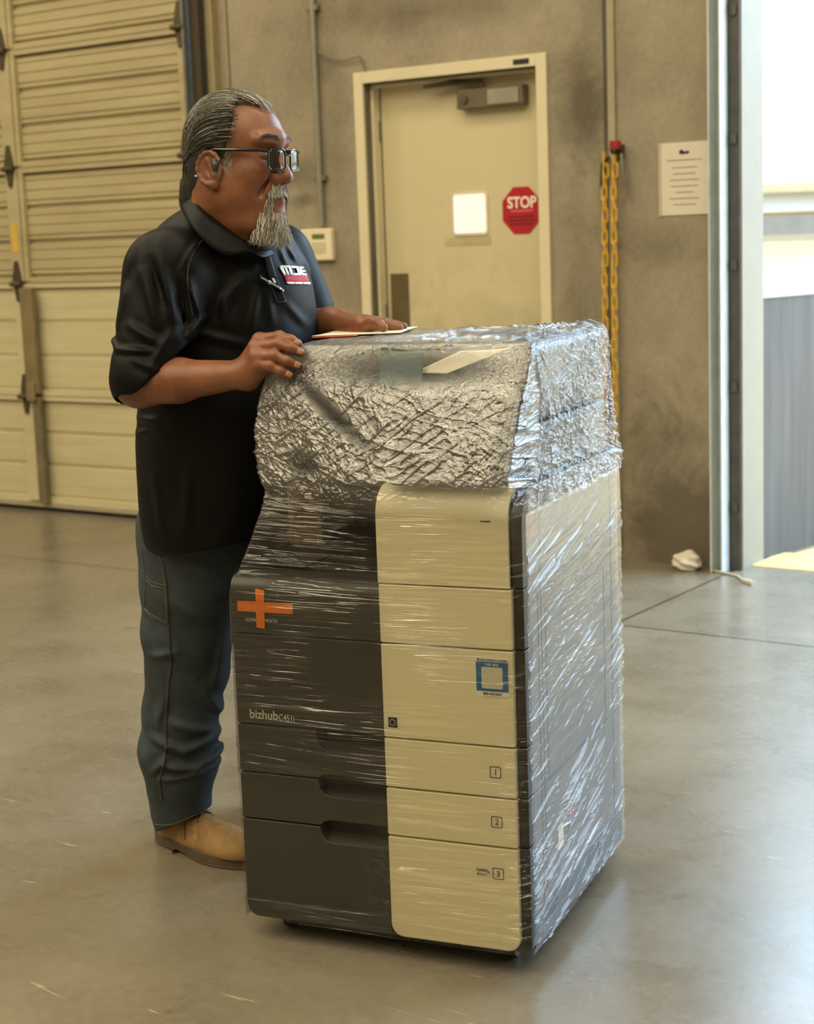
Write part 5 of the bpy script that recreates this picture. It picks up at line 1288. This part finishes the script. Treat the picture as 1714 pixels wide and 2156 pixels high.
# ---- boots
def boot(name, heel, toe, lab_side):
    h0, t0 = V(heel), V(toe); ax = (t0-h0).normalized(); L = (t0-h0).length; sd_ = V((-ax.y, ax.x, 0))
    R3 = np.array([ax, sd_, (0, 0, 1)], dtype=np.float32).T; H0 = np.array(h0, dtype=np.float32)
    k = L/.31
    def f(P):
        q = (P-H0)@R3
        d = ell(q, (.046*k, 0, .06), (.050, .038, .062))
        d = smin(d, rc(q, (.05*k, 0, .075), (.065*k, 0, .15), .043, .050), .02)
        d = smin(d, rc(q, (.085*k, 0, .078), (.20*k, 0, .045), .043, .036), .03)
        d = smin(d, ell(q, (.235*k, 0, .040), (.078, .052, .044)), .03)
        d = smin(d, ell(q, (.15*k, 0, .035), (.11, .046, .034)), .02)
        crz = .0016*np.sin((q[:, 0]+q[:, 2]*.6)*230)*np.exp(-((q[:, 0]-.17*k)/.022)**2)*(q[:, 2] > .05)
        d = d+crz+pvnoise(P, 30., 61)*.0010
        d = smax(d, .024-q[:, 2], .004)
        return smax(d, q[:, 2]-.16, .004)
    lo = np.minimum(H0, np.array(t0))-.09; hi = np.maximum(H0, np.array(t0))+.09; lo[2] = -.01; hi[2] = .18
    b = empty(name, Matrix.Identity(4)); b.parent = man; b.location = -V(man.matrix_world.translation)
    bo = skin_sdf('upper', f, lo, hi, .0028, tan, b)
    out = []
    for i in range(40):
        a_ = 2*math.pi*i/40; c_ = math.cos(a_); s_ = math.sin(a_); x = .155*k+.165*k*c_*(abs(c_)**-.25 if abs(c_) > .01 else 1)
        x = min(max(x, -.008), .318*k); wd_ = np.interp(x, [-.01, .03, .10, .16, .23, .29, .32], [.030, .040, .038, .046, .056, .044, .024])
        out.append((x, s_/max(.001, (abs(s_)+1e-6))**.3*wd_))
    M_ = Matrix(((ax.x, sd_.x, 0, h0.x), (ax.y, sd_.y, 0, h0.y), (0, 0, 1, 0), (0, 0, 0, 1)))
    so_ = MB().prism(out, 'z', .006, .030).prism([p for p in [(x if x < .095*k else .095*k, y) for x, y in out]], 'z', 0, .008).prism([(x if x > .125*k else .125*k, y) for x, y in out], 'z', 0, .008)
    o = so_.build('sole', solem, b, bevel=.003); o.matrix_basis = M_
    def top(x, y):                                     # a point on the upper from above
        p = h0+ax*x+sd_*y; z = .17
        for _ in range(40):
            z -= float(f(np.array([[p.x, p.y, z]], dtype=np.float32))[0])*.8
        return V((p.x, p.y, z))
    lm_ = MB()
    for i, x in enumerate((.105, .125, .145)):
        x *= k; a_, b2, c2 = top(x, -.026), top(x+.006, 0), top(x+.012, .026)
        lm_.tube([a_, top(x+.003, -.013)+V((0, 0, .003)), b2+V((0, 0, .004)), top(x+.009, .013)+V((0, 0, .003)), c2], .0020, 6)
        a_, b2, c2 = top(x, .026), top(x+.006, 0), top(x+.012, -.026); lm_.tube([a_, b2+V((0, 0, .006)), c2], .0020, 6)
    for s_ in (-1, 1): lm_.tube([top(.10*k, 0)+V((0, 0, .006)), top(.11*k, s_*.022)+V((0, 0, .008)), top(.13*k, s_*.040)+V((0, 0, .004)), top(.135*k, s_*.046)], .0018, 6)
    lm_.build('laces', lacem, b, smooth=True)
    for s_ in (-1, 1):
        pth = [top(x*k, s_*y)+V((0, 0, .0006)) for x, y in ((.17, .006), (.165, .02), (.15, .034), (.12, .044))]
        MB().tube(pth, .0008, 4).build('stitching', gold, b)
    return b
tanm = NT('tan_nubuck'); co = tanm.coord(); a1 = tanm.noise(co, 18, 5, .65); a2 = tanm.noise(co, 500, 2)
tanm.principled(tanm.ramp(a1, [(.3, srgb(122, 92, 54)), (.7, srgb(164, 128, 80))]), .75, 0, tanm.bump(a2, .15, .001)); tan = tanm.m
solem = simple('brown_rubber_sole', srgb(84, 70, 52), .7, var=.15, scale=60); lacem = simple('brown_lace', srgb(62, 44, 30), .7)
boot('boot', (-.628, 3.835, 0), (-.375, 3.605, 0), 'near'); boot('boot', (-.42, 4.06, 0), (-.12, 3.96, 0), 'far')
